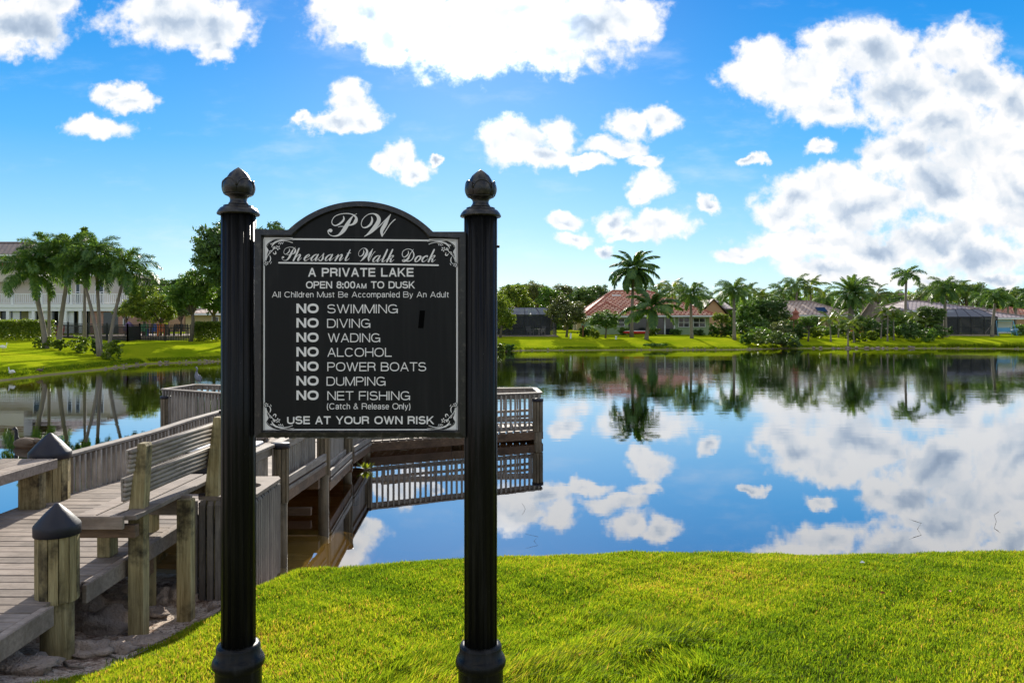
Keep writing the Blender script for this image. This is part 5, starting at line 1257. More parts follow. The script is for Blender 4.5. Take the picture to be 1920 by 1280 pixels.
# ---- shrubs and hedges
def shrub(pxx, D, ytop, rpx, material, label, group=None, seed=0, depth=1., cat='shrub', leaf=.07):
    x, y, z = at(pxx, D); h = (EYE-(ytop-HOR)/F*D)-z; r = rpx/F*D
    rr = random.Random(seed); L = [(rr.uniform(-.6, .6)*r, rr.uniform(-.4, .4)*r*depth, h*rr.uniform(.35, .62), r*.45, r*.45*depth, h*.40) for _ in range(7)]+[(0, 0, h*.45, r*.8, r*.7*depth, h*.5)]
    V, Fq, tn = cloud(int(900+700*r), L, leaf*1.3, seed+5, csz=.14)
    o = link('shrub', npmesh('shrub', V, Fq, material, tn), None, (x, y, z-.03)); tag(o, label, cat, group); return o
def hedge(x0, x1, y0, y1, zt, material, label, seed=0, n=9000, cat='hedge', D=None):
    X0, X1 = (x0-960)/F*D, (x1-960)/F*D; z0 = gz((X0+X1)/2, D); h = EYE-(zt-HOR)/F*D-z0
    rg = np.random.default_rng(seed); V = []; m = n
    X = rg.uniform(X0, X1, m); Y = rg.uniform(D, D+y1, m); Z = z0+h*rg.random(m)**.7; k = rg.integers(0, 4, m)
    Y = np.where(k == 0, D+rg.normal(0, .06, m), Y); Z = np.where(k == 1, z0+h+rg.normal(0, .05, m), Z)+.08*wob(X, Y, 1.6)*1.
    nrm = rg.normal(size=(m, 3)); nrm[:, 2] = abs(nrm[:, 2])+.3; nrm /= np.linalg.norm(nrm, axis=1)[:, None]
    t_ = np.cross(nrm, rg.normal(size=(m, 3))); t_ /= np.linalg.norm(t_, axis=1)[:, None]; b = np.cross(nrm, t_); s_ = rg.uniform(.05, .11, m)[:, None]
    P_ = np.stack([X, Y, Z], -1); V = np.stack([P_-t_*s_, P_-b*s_*.5, P_+t_*s_, P_+b*s_*.5], 1).reshape(-1, 3)
    o = link('hedge', npmesh('hedge', V, np.arange(m*4).reshape(-1, 4), material, np.clip(rg.normal(.5, .18, m)+.15*wob(X, Z, 2.), 0, 1))); tag(o, label, cat); return o
hedge(-60, 85, 0, 1.4, 602, 'leaf_light', 'clipped green hedge in front of the clubhouse at the left edge', 1, 14000, D=56)
hedge(359, 420, 0, 1.2, 605.5, 'leaf_light', 'clipped hedge between the black fence and the left sign post', 2, 7000, D=62)
for i, (bx, D, yt, rp, m_, lab) in enumerate([(80, 47, 626, 22, 'leaf_light', 'low rounded shrub at the foot of the leftmost palms'), (111, 45.8, 632, 16, 'leaf_light', 'small pale shrub between the two shrub beds'), (150, 45.6, 626, 26, 'leaf_light', 'wide low shrub left of the middle palm trunks'),
        (212, 43.8, 631, 26, 'leaf_light', 'low clipped shrub in front of the right leaning palm'), (182, 45.8, 630, 12, 'leaf_dark', 'small dark shrub among the middle palm trunks')]):
    shrub(bx, D, yt, rp, m_, lab, 'shrubs under the left palms', i, 1., leaf=.06)
right_shrubs = [(1440, 75.2, 617, 38, 'flower_leaf', 'big mounded shrub with orange flowers at the waterline'), (1400, 76, 622, 18, 'leaf_mid', 'shrub left of the flowering mound'), (1478, 76, 622, 22, 'leaf_dark', 'dark shrub right of the flowering mound'), (1500, 82, 606, 16, 'leaf_dark', 'dark shrub before the wooden lantern'),
    (1545, 88, 608, 26, 'leaf_mid', 'low shrub border before the cream wall'), (1618, 84, 604, 20, 'flower_leaf', 'red-flowered shrub before the thatched hut'), (1640, 86, 600, 22, 'leaf_dark', 'dark shrub under the thatched hut eave'), (1716, 80, 604, 24, 'leaf_dark', 'dark shrub left of the pool screen'),
    (1740, 79.5, 612, 20, 'leaf_mid', 'green shrub at the top of the lawn by the pool screen'), (1700, 84, 598, 22, 'leaf_dark', 'dark shrub behind the small palms'), (1470, 86, 596, 24, 'leaf_dark', 'dark shrub low in the thicket'), (1428, 84, 594, 26, 'leaf_dark', 'dark shrub at the thicket centre'), (1340, 86, 604, 14, 'leaf_mid', 'shrub at the corner of the green house'),
    (1358, 84, 606, 12, 'flower_leaf', 'small flowering shrub before the peach wall'), (948, 68.5, 642, 20, 'leaf_mid', 'low shrub at the waterline beside the right sign post'), (935, 66, 640, 12, 'leaf_light', 'pale shrub at the waterline touching the right sign post'), (1092, 84, 612, 10, 'leaf_dark', 'small dark shrub at the foot of the round tree'), (1600, 80, 620, 14, 'leaf_light', 'yellow-green shrub under the young palms'), (1565, 86, 604, 12, 'leaf_mid', 'shrub between the small palms'),
    (1230, 73.5, 645, 26, 'leaf_mid', 'creeping shrub at the waterline below the short coconut palm'), (1395, 86, 600, 20, 'leaf_dark', 'dark shrub at the left of the thicket'), (1905, 92, 604, 18, 'leaf_mid', 'green shrub at the right edge by the carport'), (1778, 86, 612, 8, 'leaf_dark', 'tiny shrub at the foot of the pool palm')]
for i, (bx, D, yt, rp, m_, lab) in enumerate(right_shrubs): shrub(bx, D, yt, rp, m_, lab, 'shrubs along the far bank', 20+i, 1., leaf=.09)

more_shrubs = [(1000, 86, 612, 16, 'leaf_dark', 'shrub inside the left patio corner'), (1105, 83.5, 608, 14, 'leaf_mid', 'shrub at the left corner of the green house'), (1115, 80, 616, 10, 'leaf_light', 'low yellow-green shrub below the small bushy tree'), (1170, 88, 612, 14, 'leaf_mid', 'low shrub under the side window of the green house'), (1225, 88, 612, 14, 'leaf_light', 'low shrub behind the short coconut palm'),
    (1268, 90, 615, 14, 'leaf_mid', 'low hedge-like shrub under the first house window'), (1312, 90, 616, 14, 'leaf_dark', 'low shrub under the last house window'), (1372, 84, 606, 16, 'leaf_mid', 'shrub at the foot of the thicket palm'), (1420, 79, 612, 24, 'leaf_mid', 'mid green shrub in front of the thicket'), (1462, 80, 600, 26, 'leaf_olive', 'dull shrub behind the flowering mound'),
    (1410, 92, 575, 30, 'leaf_mid', 'tall mid green shrub at the back of the thicket'), (1490, 90, 590, 18, 'leaf_mid', 'shrub behind the wooden lantern'), (1530, 84, 612, 18, 'leaf_light', 'pale shrub before the cream house porch'), (1582, 88, 598, 18, 'leaf_dark', 'dark shrub between cream house and date palm'), (1608, 90, 596, 18, 'leaf_mid', 'shrub at the left post of the thatched hut'),
    (1660, 88, 596, 20, 'leaf_dark', 'dark shrub behind the palm cluster'), (1682, 84, 608, 18, 'leaf_mid', 'shrub in front of the palm cluster'), (1630, 80, 618, 18, 'leaf_light', 'low pale shrub on the bank before the hut'), (1728, 86, 590, 22, 'leaf_mid', 'tall shrub before the white wing'), (1760, 82, 608, 18, 'leaf_dark', 'dark shrub touching the pool cage'), (1845, 96, 600, 12, 'leaf_mid', 'shrub between pool cage and carport'), (1918, 86, 612, 14, 'leaf_dark', 'dark shrub in the right-hand corner')]
for i, (bx, D, yt, rp, m_, lab) in enumerate(more_shrubs): shrub(bx, D, yt, rp, m_, lab, 'shrubs along the far bank', 60+i, 1., leaf=.09)

# ------------------------------------------------------------------ buildings
def roof_mesh(name, faces, m, parent, t_=.12):
    """faces: planar polygons with uv along eave / up slope in metres"""
    me = bpy.data.meshes.new(name); V = []; Fc = []; UV = []
    for f in faces:
        f = [Vector(p) for p in f]; b = len(V); V += [tuple(p) for p in f]; Fc.append(tuple(range(b, b+len(f))))
        e = (f[1]-f[0]).normalized(); n_ = (f[1]-f[0]).cross(f[-1]-f[0]).normalized(); u = n_.cross(e)
        UV += [((p-f[0]).dot(e), (p-f[0]).dot(u)) for p in f]
        b = len(V); V += [tuple(p-Vector((0, 0, t_))) for p in f]; Fc.append(tuple(range(b+len(f)-1, b-1, -1))); UV += [(0, 0)]*len(f)
        for i in range(len(f)):
            j = (i+1) % len(f); b = len(V); V += [tuple(f[i]), tuple(f[i]-Vector((0, 0, t_))), tuple(f[j]-Vector((0, 0, t_))), tuple(f[j])]; Fc.append((b, b+1, b+2, b+3)); UV += [(0, 0)]*4
    me.from_pydata(V, [], Fc); uv = me.uv_layers.new(name='UVMap'); uv.data.foreach_set('uv', np.array(UV).ravel()); me.materials.append(MAT[m]); me.update()
    return link(name, me, parent)
def hip(parent, x0, x1, y0, y1, ze, zr, inset, m, gl=None, gr=None):
    """hip roof; ridge from x0+inset to x1-inset"""
    ym = (y0+y1)/2; a = x0+(inset if gl is None else gl); b = x1-(inset if gr is None else gr); A = (a, ym, zr); B = (b, ym, zr)
    o = roof_mesh('roof', [[(x0, y0, ze), (x1, y0, ze), B, A], [(x1, y0, ze), (x1, y1, ze), B], [(x1, y1, ze), (x0, y1, ze), A, B], [(x0, y1, ze), (x0, y0, ze), A]], m, parent)
    rc = MB()
    for p, q in ((A, B), ((x0, y0, ze), A), ((x1, y0, ze), B), ((x0, y1, ze), A), ((x1, y1, ze), B)): rc.tube([Vector(p)+Vector((0, 0, .02)), Vector(q)+Vector((0, 0, .02))], .11, 6)
    rc.build('ridge_tiles', {'terracotta_tile': 'terracotta_plain'}.get(m, 'rock'), o)
    bar('fascia', (x0, y0-.02, ze-.14), (x1, y0-.02, ze-.14), .05, .2, 'white_paint', parent); return o
def window(parent, x0, x1, z0, z1, y, nm=2, nv=2, frame='white_paint'):
    f = MB(); t_ = .07
    for a in [x0, x1]+[x0+(x1-x0)*k/nm for k in range(1, nm)]: f.box(a-t_/2, y-.08, z0, a+t_/2, y-.02, z1)
    for c in [z0, z1]+[z0+(z1-z0)*k/nv for k in range(1, nv)]: f.box(x0-.03, y-.085, c-t_/2, x1+.03, y-.025, c+t_/2)
    o = f.build('window', frame, parent); MB().box(x0, y-.03, z0, x1, y-.012, z1).build('pane', 'dark_glass', o); return o
def opening(parent, x0, x1, z0, z1, y, name='doorway', m='dark_interior', d=.015): return MB().box(x0, y-d, z0, x1, y-.002, z1).build(name, m, parent)
def wx(p, D): return (p-960)/F*D
def wz(y, D): return EYE-(y-HOR)/F*D

# green house with the terracotta roof
D = 92.; h = thing('green_house', 'single storey green house under a big terracotta tiled hip roof', 'house', (0, 0, 0))
z0 = 1.0; ze = wz(592, D)
MB().box(wx(1108, D), D, z0, wx(1330, D), D+13, ze).build('wall', 'stucco_green', h)
MB().box(wx(1104, D), D-2.2, z0, wx(1172, D), D+2, ze-.003).build('wing_wall', 'stucco_green', h)
r_ = hip(h, wx(1092, D), wx(1342, D), D-1.0, D+14.2, ze+.10, wz(545, D+6.5), 4.2, 'terracotta_tile', gl=4.6, gr=7.2)
hip(h, wx(1096, D), wx(1180, D), D-3.1, D+4, ze+.02, wz(567, D), 2.6, 'terracotta_tile')
window(h, wx(1272, D), wx(1292, D), wz(613, D), wz(596, D), D, 2, 2); window(h, wx(1300, D), wx(1322, D), wz(613, D), wz(596, D), D, 2, 2)
window(h, wx(1142, D), wx(1166, D), wz(612, D), wz(597, D), D-2.2, 2, 2)
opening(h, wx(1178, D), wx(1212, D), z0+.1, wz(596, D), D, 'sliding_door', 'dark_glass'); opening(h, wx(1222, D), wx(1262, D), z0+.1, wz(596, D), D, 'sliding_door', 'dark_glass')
for p in (1176, 1214, 1230, 1246, 1264): bar('porch_column', (wx(p, D), D-.12, z0), (wx(p, D), D-.12, ze-.05), .16, .16, 'white_paint', h, up=(0, 1, 0))
MB().box(wx(1152, D), D+1.6, wz(554, D), wx(1168, D), D+2.2, wz(551, D)).build('roof_vent', 'white_paint', h)
# peach gable house behind
D = 104.; h = thing('peach_house', 'peach gabled house with grey tile roof behind the right end of the green house', 'house')
X0, X1 = wx(1322, D), wx(1362, D); xm = wx(1338, D)
b = MB(); b.add([(X0, D, 1.2), (X1, D, 1.2), (X1, D, wz(590, D)), (xm, D, wz(562, D)), (X0, D, wz(580, D)), (X0, D+9, 1.2), (X1, D+9, 1.2), (X1, D+9, wz(590, D)), (xm, D+9, wz(562, D)), (X0, D+9, wz(580, D))], [(0, 1, 2, 3, 4), (9, 8, 7, 6, 5), (0, 5, 6, 1), (1, 6, 7, 2), (4, 9, 5, 0)]).build('wall', 'stucco_peach', h)
roof_mesh('roof', [[(xm-.1, D-.4, wz(560, D)), (xm-.1, D+9.4, wz(560, D)), (X1+.6, D+9.4, wz(592, D)), (X1+.6, D-.4, wz(592, D))], [(X0-.4, D-.4, wz(579, D)), (X0-.4, D+9.4, wz(579, D)), (xm-.1, D+9.4, wz(560, D)+.003), (xm-.1, D-.4, wz(560, D)+.003)]], 'brown_tile', h)
roof_mesh('side_roof', [[(X1+.1, D+1, wz(578, D)), (wx(1380, D), D+1, wz(578, D)), (wx(1376, D), D+6, wz(560, D)), (xm+.5, D+6, wz(560, D))]], 'grey_tile', h)
# far pale roof left of the main ridge, and the small red roof behind the patio
D = 116.; h = thing('pale_roof_house', 'house with a pale flat-looking roof just left of the terracotta ridge', 'house')
MB().box(wx(1082, D), D, 1.3, wx(1112, D), D+8, wz(566, D)).build('wall', 'stucco_cream', h); hip(h, wx(1076, D), wx(1118, D), D-.8, D+9, wz(563, D), wz(553, D), 2., 'pink_tile')
D = 96.; h = thing('patio_house', 'house with small terracotta roof peeping over the left screened patio', 'house')
MB().box(wx(918, D), D, 1.1, wx(982, D), D+8, wz(582, D)).build('wall', 'stucco_beige', h); hip(h, wx(912, D), wx(990, D), D-.8, D+9, wz(579, D), wz(560, D), 3., 'terracotta_tile', gl=2.2, gr=3.6)

def enclosure(name, label, xs_, D, depth, ze, zr, inset, base, nb=5):
    """dark insect-screen room: frame, wall panels and mansard roof panels"""
    t_ = thing(name, label, 'patio enclosure'); X0, X1 = xs_; fr_ = MB(); bars = [X0+(X1-X0)*k/nb for k in range(nb+1)]; s_ = .035
    for xb in bars: fr_.obox((xb, D, base), (xb, D, ze), .07, .07, (0, 1, 0))
    for zb in (base+.9, ze): fr_.obox((X0, D, zb), (X1, D, zb), .06, .06)
    a = X0+inset; b_ = X1-inset
    tops = [(a+(b_-a)*k/nb, D+1.6, zr) for k in range(nb+1)]
    for xb, tp in zip(bars, tops): fr_.obox((xb, D, ze), tp, .06, .06)
    fr_.obox(tops[0], tops[-1], .06, .06); fr_.obox((X0, D, ze), (X0, D+depth, ze), .06, .06); fr_.obox((X1, D, ze), (X1, D+depth, ze), .06, .06)
    fr_.obox((bars[-2], D-.002, base), (bars[-1], D-.002, ze), .05, .05); fr_.obox(tops[0], (a, D+depth, zr), .06, .06); fr_.obox(tops[-1], (b_, D+depth, zr), .06, .06)
    fr_.build('frame', 'black_metal', t_)
    for k in range(nb):
        MB().add([(bars[k]+s_, D+.01, base), (bars[k+1]-s_, D+.01, base), (bars[k+1]-s_, D+.01, ze), (bars[k]+s_, D+.01, ze)], [(0, 1, 2, 3)]).build('screen_panel', 'screen_mesh', t_)
        MB().add([(bars[k], D+.01, ze+.01), (bars[k+1], D+.01, ze+.01), tops[k+1], tops[k]], [(0, 1, 2, 3)]).build('roof_panel', 'screen_roof_mesh', t_)
    MB().add([tops[0], tops[-1], (b_, D+depth, zr), (a, D+depth, zr)], [(0, 1, 2, 3)]).build('roof_panel', 'screen_roof_mesh', t_)
    for xb, q in ((X0, a), (X1, b_)):
        MB().add([(xb, D+.05, base), (xb, D+depth, base), (xb, D+depth, ze), (xb, D+.05, ze)], [(0, 1, 2, 3)]).build('screen_panel', 'screen_mesh', t_)
        MB().add([(xb, D+.05, ze+.01), (xb, D+depth, ze+.01), (q, D+depth, zr), (q, D+1.6, zr)], [(0, 1, 2, 3)]).build('roof_panel', 'screen_roof_mesh', t_)
    MB().box(X0-.2, D-.15, base-.6, X1+.2, D+depth, base-.001).build('slab', 'rock', t_)
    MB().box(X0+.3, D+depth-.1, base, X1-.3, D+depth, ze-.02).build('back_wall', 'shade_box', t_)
    for k in range(3): 
        xa = X0+(X1-X0)*(.15+.28*k); MB().box(xa, D+depth-.16, base+.05, xa+(X1-X0)*.16, D+depth-.11, ze-.5).build('glass_door', 'dark_glass', t_)
    return t_
enclosure('screened_patio', 'dark screened patio with grey mesh roof right of the right sign post', (wx(925, 83), wx(1043, 83)), 83., 7., wz(590, 83), wz(576, 83), 1.0, 1.22, 4)
enclosure('screened_pool', 'dark screened pool cage with mesh roof on the right lawn', (wx(1772, 88), wx(1870, 88)), 88., 7., wz(594, 88), wz(579, 88), 1.2, 1.24, 4)
# patio furniture behind the left screen
pt = thing('patio_table', 'white patio table inside the left screened patio', 'table', (wx(1003, 84.5), 84.5, 1.2)); MB().box(-.6, -.4, .70, .6, .4, .74).build('top', 'white_paint', pt)
for a, b_ in ((-.5, -.3), (.5, -.3), (-.5, .3), (.5, .3)): MB().box(a-.03, b_-.03, 0, a+.03, b_+.03, .70).build('leg', 'white_paint', pt)
def chair(x, y, z, m, label, rz=0., group=None, s=1.):
    c = thing('garden_chair', label, 'chair', (x, y, z), rz, group); MB().box(-.28, -.28, .38, .28, .25, .42).build('seat', m, c)
    bk = MB()
    for k in range(4): bk.obox((-.24+k*.16, .22, .40), (-.26+k*.173, .42, 1.02), .12, .025, (0, 1, 0))
    bk.build('backrest', m, c)
    for a, b_ in ((-.26, -.26), (.26, -.26), (-.26, .22), (.26, .22)): MB().box(a-.03, b_-.03, 0, a+.03, b_+.03, .60 if b_ < 0 else .5).build('leg', m, c)
    for a in (-.30, .30): MB().box(a-.05, -.3, .6, a+.05, .3, .63).build('armrest', m, c)
    return c
GW = 'white chairs in the left screened patio'
chair(wx(994, 84.2), 84.2, 1.22, 'white_paint', 'white patio chair left of the white patio table', .6, GW); chair(wx(1016, 84.2), 84.2, 1.22, 'white_paint', 'white patio chair right of the white patio table', -.8, GW)

# cream house with the pink tile roof and its solar panel
D = 98.; h = thing('cream_house', 'cream house under a pale pink tiled roof with a solar panel', 'house'); z0 = 1.2; ze = wz(590, D)
MB().box(wx(1488, D), D, z0, wx(1582, D), D+9, ze).build('wall', 'stucco_cream', h); hip(h, wx(1464, D), wx(1592, D), D-1.6, D+10, ze, wz(563, D), 2., 'pink_tile', gl=1., gr=3.4)
MB().add([(wx(1529, D), D-.9, wz(585.5, D)+.1), (wx(1547, D), D-.9, wz(585.5, D)+.1), (wx(1547, D), D+.2, wz(579, D)+.22), (wx(1529, D), D+.2, wz(579, D)+.22), (wx(1529, D), D-.9, wz(585.5, D)+.02), (wx(1547, D), D-.9, wz(585.5, D)+.02), (wx(1547, D), D+.2, wz(579, D)+.12), (wx(1529, D), D+.2, wz(579, D)+.12)],
         [(0, 1, 2, 3), (0, 4, 5, 1), (1, 5, 6, 2), (3, 2, 6, 7), (0, 3, 7, 4), (4, 7, 6, 5)]).build('solar_panel', 'dark_glass', h)
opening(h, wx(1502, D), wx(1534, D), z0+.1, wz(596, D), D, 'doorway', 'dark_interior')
for p in (1499, 1538, 1562): bar('porch_column', (wx(p, D), D-1.2, z0), (wx(p, D), D-1.2, ze-.1), .30, .30, 'stucco_cream', h, up=(0, 1, 0))
# wooden lantern pavilion
D = 88.; x, y, z = at(1492, D); lp = thing('wooden_lantern', 'tall reddish wooden garden lantern with tiered roof left of the cream house', 'garden ornament', (x, y, z))
MB().box(-.5, -.5, -.1, .5, .5, .7, .03).build('base', 'brown_wood', lp)
for a in (-.4, .4):
    for b_ in (-.4, .4): MB().box(a-.06, b_-.06, .7, a+.06, b_+.06, 2.0).build('post', 'brown_wood', lp)
MB().lathe([(.8, 1.95), (.82, 2.02), (.35, 2.45), (.33, 2.7), (.5, 2.72), (.12, 3.05), (.05, 3.3)], n=4).build('roof', 'terracotta_plain', lp)
# thatched hut
D = 91.; x, y, z = at(1636, D); th = thing('thatched_hut', 'round thatched tiki hut between the date palm and the small palms', 'hut', (x, y, z))
zt_ = wz(563, D)-z; ze_ = wz(603, D)-z; b = MB(); rg = np.random.default_rng(5)
b.lathe([(2.05, ze_-.15), (1.95, ze_+.05), (1.5, ze_+(zt_-ze_)*.30), (1.0, ze_+(zt_-ze_)*.55), (.45, ze_+(zt_-ze_)*.85), (.05, zt_)], n=40, mod=lambda a, q: 1+.035*math.sin(a*13+q*9)+.02*math.sin(a*29)).build('thatch_roof', 'thatch', th)
fr_ = MB()
for k in range(400):
    a = rg.uniform(0, 6.28); f = rg.random(); r0 = 2.05*(1-f)+.1; zz = ze_+(zt_-ze_)*f*.95
    fr_.add([(math.cos(a)*r0, math.sin(a)*r0, zz+.08), (math.cos(a+.04)*(r0+.03), math.sin(a+.04)*(r0+.03), zz-.22), (math.cos(a-.04)*(r0+.03), math.sin(a-.04)*(r0+.03), zz-.26)], [(0, 1, 2)])
fr_.build('thatch_fringe', 'thatch', th)
for a, b_ in ((-1.3, -1.0), (1.3, -1.0), (-1.3, 1.0), (1.3, 1.0)): MB().tube([(a, b_, 0), (a, b_, ze_+.4)], .08, 8).build('post', 'palm_bark', th)
# right-hand house with purple-grey roof
D = 100.; h = thing('grey_roof_house', 'house under a wide purple-grey tiled hip roof behind the pool cage', 'house'); ze = wz(583, D)
MB().box(wx(1702, D), D, 1.2, wx(1834, D), D+10, ze).build('wall', 'stucco_beige', h); hip(h, wx(1690, D), wx(1850, D), D-1.4, D+11, ze+.1, wz(562, D), 5., 'grey_tile', gl=3., gr=6.6)
opening(h, wx(1740, D), wx(1766, D), 1.4, wz(592, D), D, 'sliding_door', 'dark_glass')
MB().box(wx(1708, 97.), 97., 1.2, wx(1745, 97.), 98.2, wz(596, 97.)).build('white_wing', 'white_paint', h)  # plain white wing in front of the house
# carport house at far right
D = 96.; h = thing('white_eaved_house', 'grey roofed house with a long white fascia at the right edge', 'house'); ze = wz(596, D)
MB().box(wx(1862, D), D+.5, 1.2, wx(1902, D), D+8, ze-.003).build('wall', 'white_paint', h); hip(h, wx(1828, D), wx(1922, D), D-1.2, D+9, ze+.05, wz(577, D), 3., 'grey_tile', gl=1.6, gr=5.)
opening(h, wx(1864, D), wx(1872, D), 1.3, wz(600, D), D+.5, 'doorway', 'dark_interior')
D = 112.; h = thing('red_roof_house', 'house with a bright terracotta roof cut by the right edge', 'house'); MB().box(wx(1888, D), D, 1.3, wx(1960, D), D+8, wz(592, D)).build('wall', 'stucco_peach', h); hip(h, wx(1878, D), wx(1975, D), D-.8, D+9, wz(590, D), wz(575, D), 4., 'terracotta_tile')
# grey house glimpsed over the hut
D = 120.; h = thing('grey_box_house', 'pale grey flat roofed house glimpsed between the hut and the royal palm', 'house'); MB().box(wx(1650, D), D, 1.4, wx(1692, D), D+6, wz(553, D)).build('wall', 'grey_slat', h); MB().box(wx(1648, D), D-.3, wz(553, D)+.003, wx(1694, D), D+6.2, wz(549, D)).build('roof_slab', 'rock', h)
window(h, wx(1676, D), wx(1688, D), wz(570, D), wz(558, D), D, 1, 2)
# swing seat
x, y, z = at(1884, 88.); sw = thing('swing_seat', 'blue canopied swing seat before the white wall at right', 'swing', (x, y, z))
for a in (-1., 1.):
    for s_ in (-.5, .5): MB().obox((a+.12*(1 if a > 0 else -1), s_, 0), (a, 0, 1.75), .06, .06, (0, 1, 0)).build('leg', 'light_blue_paint', sw)
MB().obox((-1., 0, 1.76), (1., 0, 1.76), .06, .06).build('top_bar', 'light_blue_paint', sw); MB().box(-.8, -.25, .45, .8, .25, .52).build('seat', 'light_blue_paint', sw); MB().box(-.8, .22, .52, .8, .27, .95).build('backrest', 'light_blue_paint', sw)
x, y, z = at(1908, 88.); o = MB().blob((0, 0, 0), (.75, .5, .42), 14, 8, seed=3, amp=.3).build('tarpaulin_cover', 'tarp', None, True, loc=(x, y, z+.4)); tag(o, 'rounded blue tarpaulin cover beside the swing seat', 'cover')
x, y, z = at(1193, 87.); cn = thing('red_canoe', 'red and white canoe lying before the sliding doors of the green house', 'canoe', (x, y, z+.25))
MB().blob((0, 0, .12), (1.6, .35, .2), 16, 8).build('hull', 'red_paint', cn, True); MB().blob((0, 0, .27), (1.45, .28, .06), 16, 6).build('deck', 'white_paint', cn, True)
for p, D, a, b_, lab in ((1070, 78.5, 622, 632, 'short white marker post on the lawn left of the round shrub'), (1155, 77.5, 628, 634, 'small white spout on the lawn before the small bushy tree'), (1747, 80, 618, 628, 'small white bucket-like post at the lawn edge by the pool cage'), (1093, 82, 606, 628, 'square wooden gate post beside the green house')):
    x, y, z = at(p, D); hh = (b_-a)/F*D; o = MB().lathe([(.09, -.1), (.09, hh*.8), (.13, hh*.82), (.13, hh*.95), (.02, hh)], n=10).build('marker_post', 'white_paint' if p != 1093 else 'brown_wood', None, loc=(x, y, z)); tag(o, lab, 'post')

# ---- left: clubhouse with balcony
D = 80.; h = thing('clubhouse', 'two storey beige clubhouse with a white balustraded balcony over curtained arcades', 'building'); z0 = 1.3
zb = wz(570, D); xR = wx(240, D)
MB().box(wx(-260, D), D+3, zb, wx(178, D), D+14, wz(512, D)).build('upper_wall', 'stucco_beige', h)
MB().box(wx(-260, D), D+2.6, z0-.3, wx(165, D), D+14.2, zb-.003).build('ground_wall', 'stucco_beige', h)
MB().box(wx(165, D), D+.4, z0-.3, xR-.1, D+14, zb-.4).build('brick_end', 'brick_wall', h)
MB().box(wx(-262, D), D-.1, zb-.38, xR+.05, D+3.4, zb+.02).build('balcony_floor', 'white_paint', h)
MB().box(wx(-262, D), D-.02, zb-.75, xR, D+.25, zb-.39).build('beam', 'white_paint', h)
rl = MB(); rl.obox((wx(-262, D), D+.05, zb+1.08), (xR, D+.05, zb+1.08), .12, .08); rl.obox((wx(-262, D), D+.05, zb+.14), (xR, D+.05, zb+.14), .08, .06)
rlo = rl.build('balustrade', 'white_paint', h); bb = MB(); bb.box(-.035, -.035, 0, .035, .035, .92); bme = bb.mesh('baluster'); bme.materials.append(MAT['white_paint'])
x = wx(-40, D)
while x < xR: link('baluster', bme, rlo, (x, D+.05, zb+.15)); x += .20
for p in (23, 78, 133, 186, 238): MB().box(wx(p, D)-.1, D-.04, zb+.02, wx(p, D)+.1, D+.14, zb+1.2).build('baluster_post', 'white_paint', h)
for p in (-60, 14, 62, 92, 122, 150): MB().box(wx(p, D)-.16, D, z0-.3, wx(p, D)+.16, D+.3, zb-.76).build('column', 'white_paint', h)
for p in (26, 56, 82, 112, 128): 
    cu = MB(); n = 12; x0 = wx(p, D)-.35
    for i in range(n): cu.box(x0+i*.06, D+.34+.04*(i % 2), z0, x0+i*.06+.058, D+.38+.04*(i % 2), zb-.5)
    cu.build('curtain', 'white_paint', h)
for a, b_ in ((-30, 10), (34, 58), (64, 90), (96, 118), (124, 140), (142, 162)): opening(h, wx(a, D), wx(b_, D), z0, wz(579, D), D+2.6, 'glazed_door', 'dark_glass')
opening(h, wx(190, D), wx(218, D), z0, wz(585, D), D+.4, 'glazed_door', 'dark_glass'); window(h, wx(228, D), wx(236, D), wz(610, D), wz(585, D), D+.4, 1, 2)
for a, b_ in ((30, 44), (96, 104), (112, 120), (150, 166)): window(h, wx(a, D), wx(b_, D), zb+.1, wz(522, D), D+3, 1, 2)
hip(h, wx(-280, D), wx(184, D), D+1.8, D+15.5, wz(511, D), wz(494, D+8), 6., 'brown_tile')
hip(h, wx(-280, D), wx(30, D), D+.6, D+15.6, wz(475, D), wz(455, D+8), 5., 'brown_tile', gr=3.)
MB().box(wx(-262, D), D+1.6, zb+2.5, wx(26, D), D+3.1, wz(474, D)).build('gable_wall', 'stucco_beige', h)
MB().box(wx(-262, D), D+1.58, wz(497, D), wx(26, D), D+1.605, wz(490, D)).build('band', 'brown_wood', h)
# cream villa behind the right hedge
D = 84.; h = thing('cream_villa', 'low cream villa glimpsed under the trees left of the sign', 'house'); MB().box(wx(348, D), D, 1.3, wx(420, D), D+7, wz(588, D)).build('wall', 'stucco_cream', h); hip(h, wx(340, D), wx(430, D), D-.8, D+8, wz(587, D), wz(572, D), 3., 'pink_tile'); window(h, wx(398, D), wx(410, D), wz(606, D), wz(594, D), D, 2, 1)
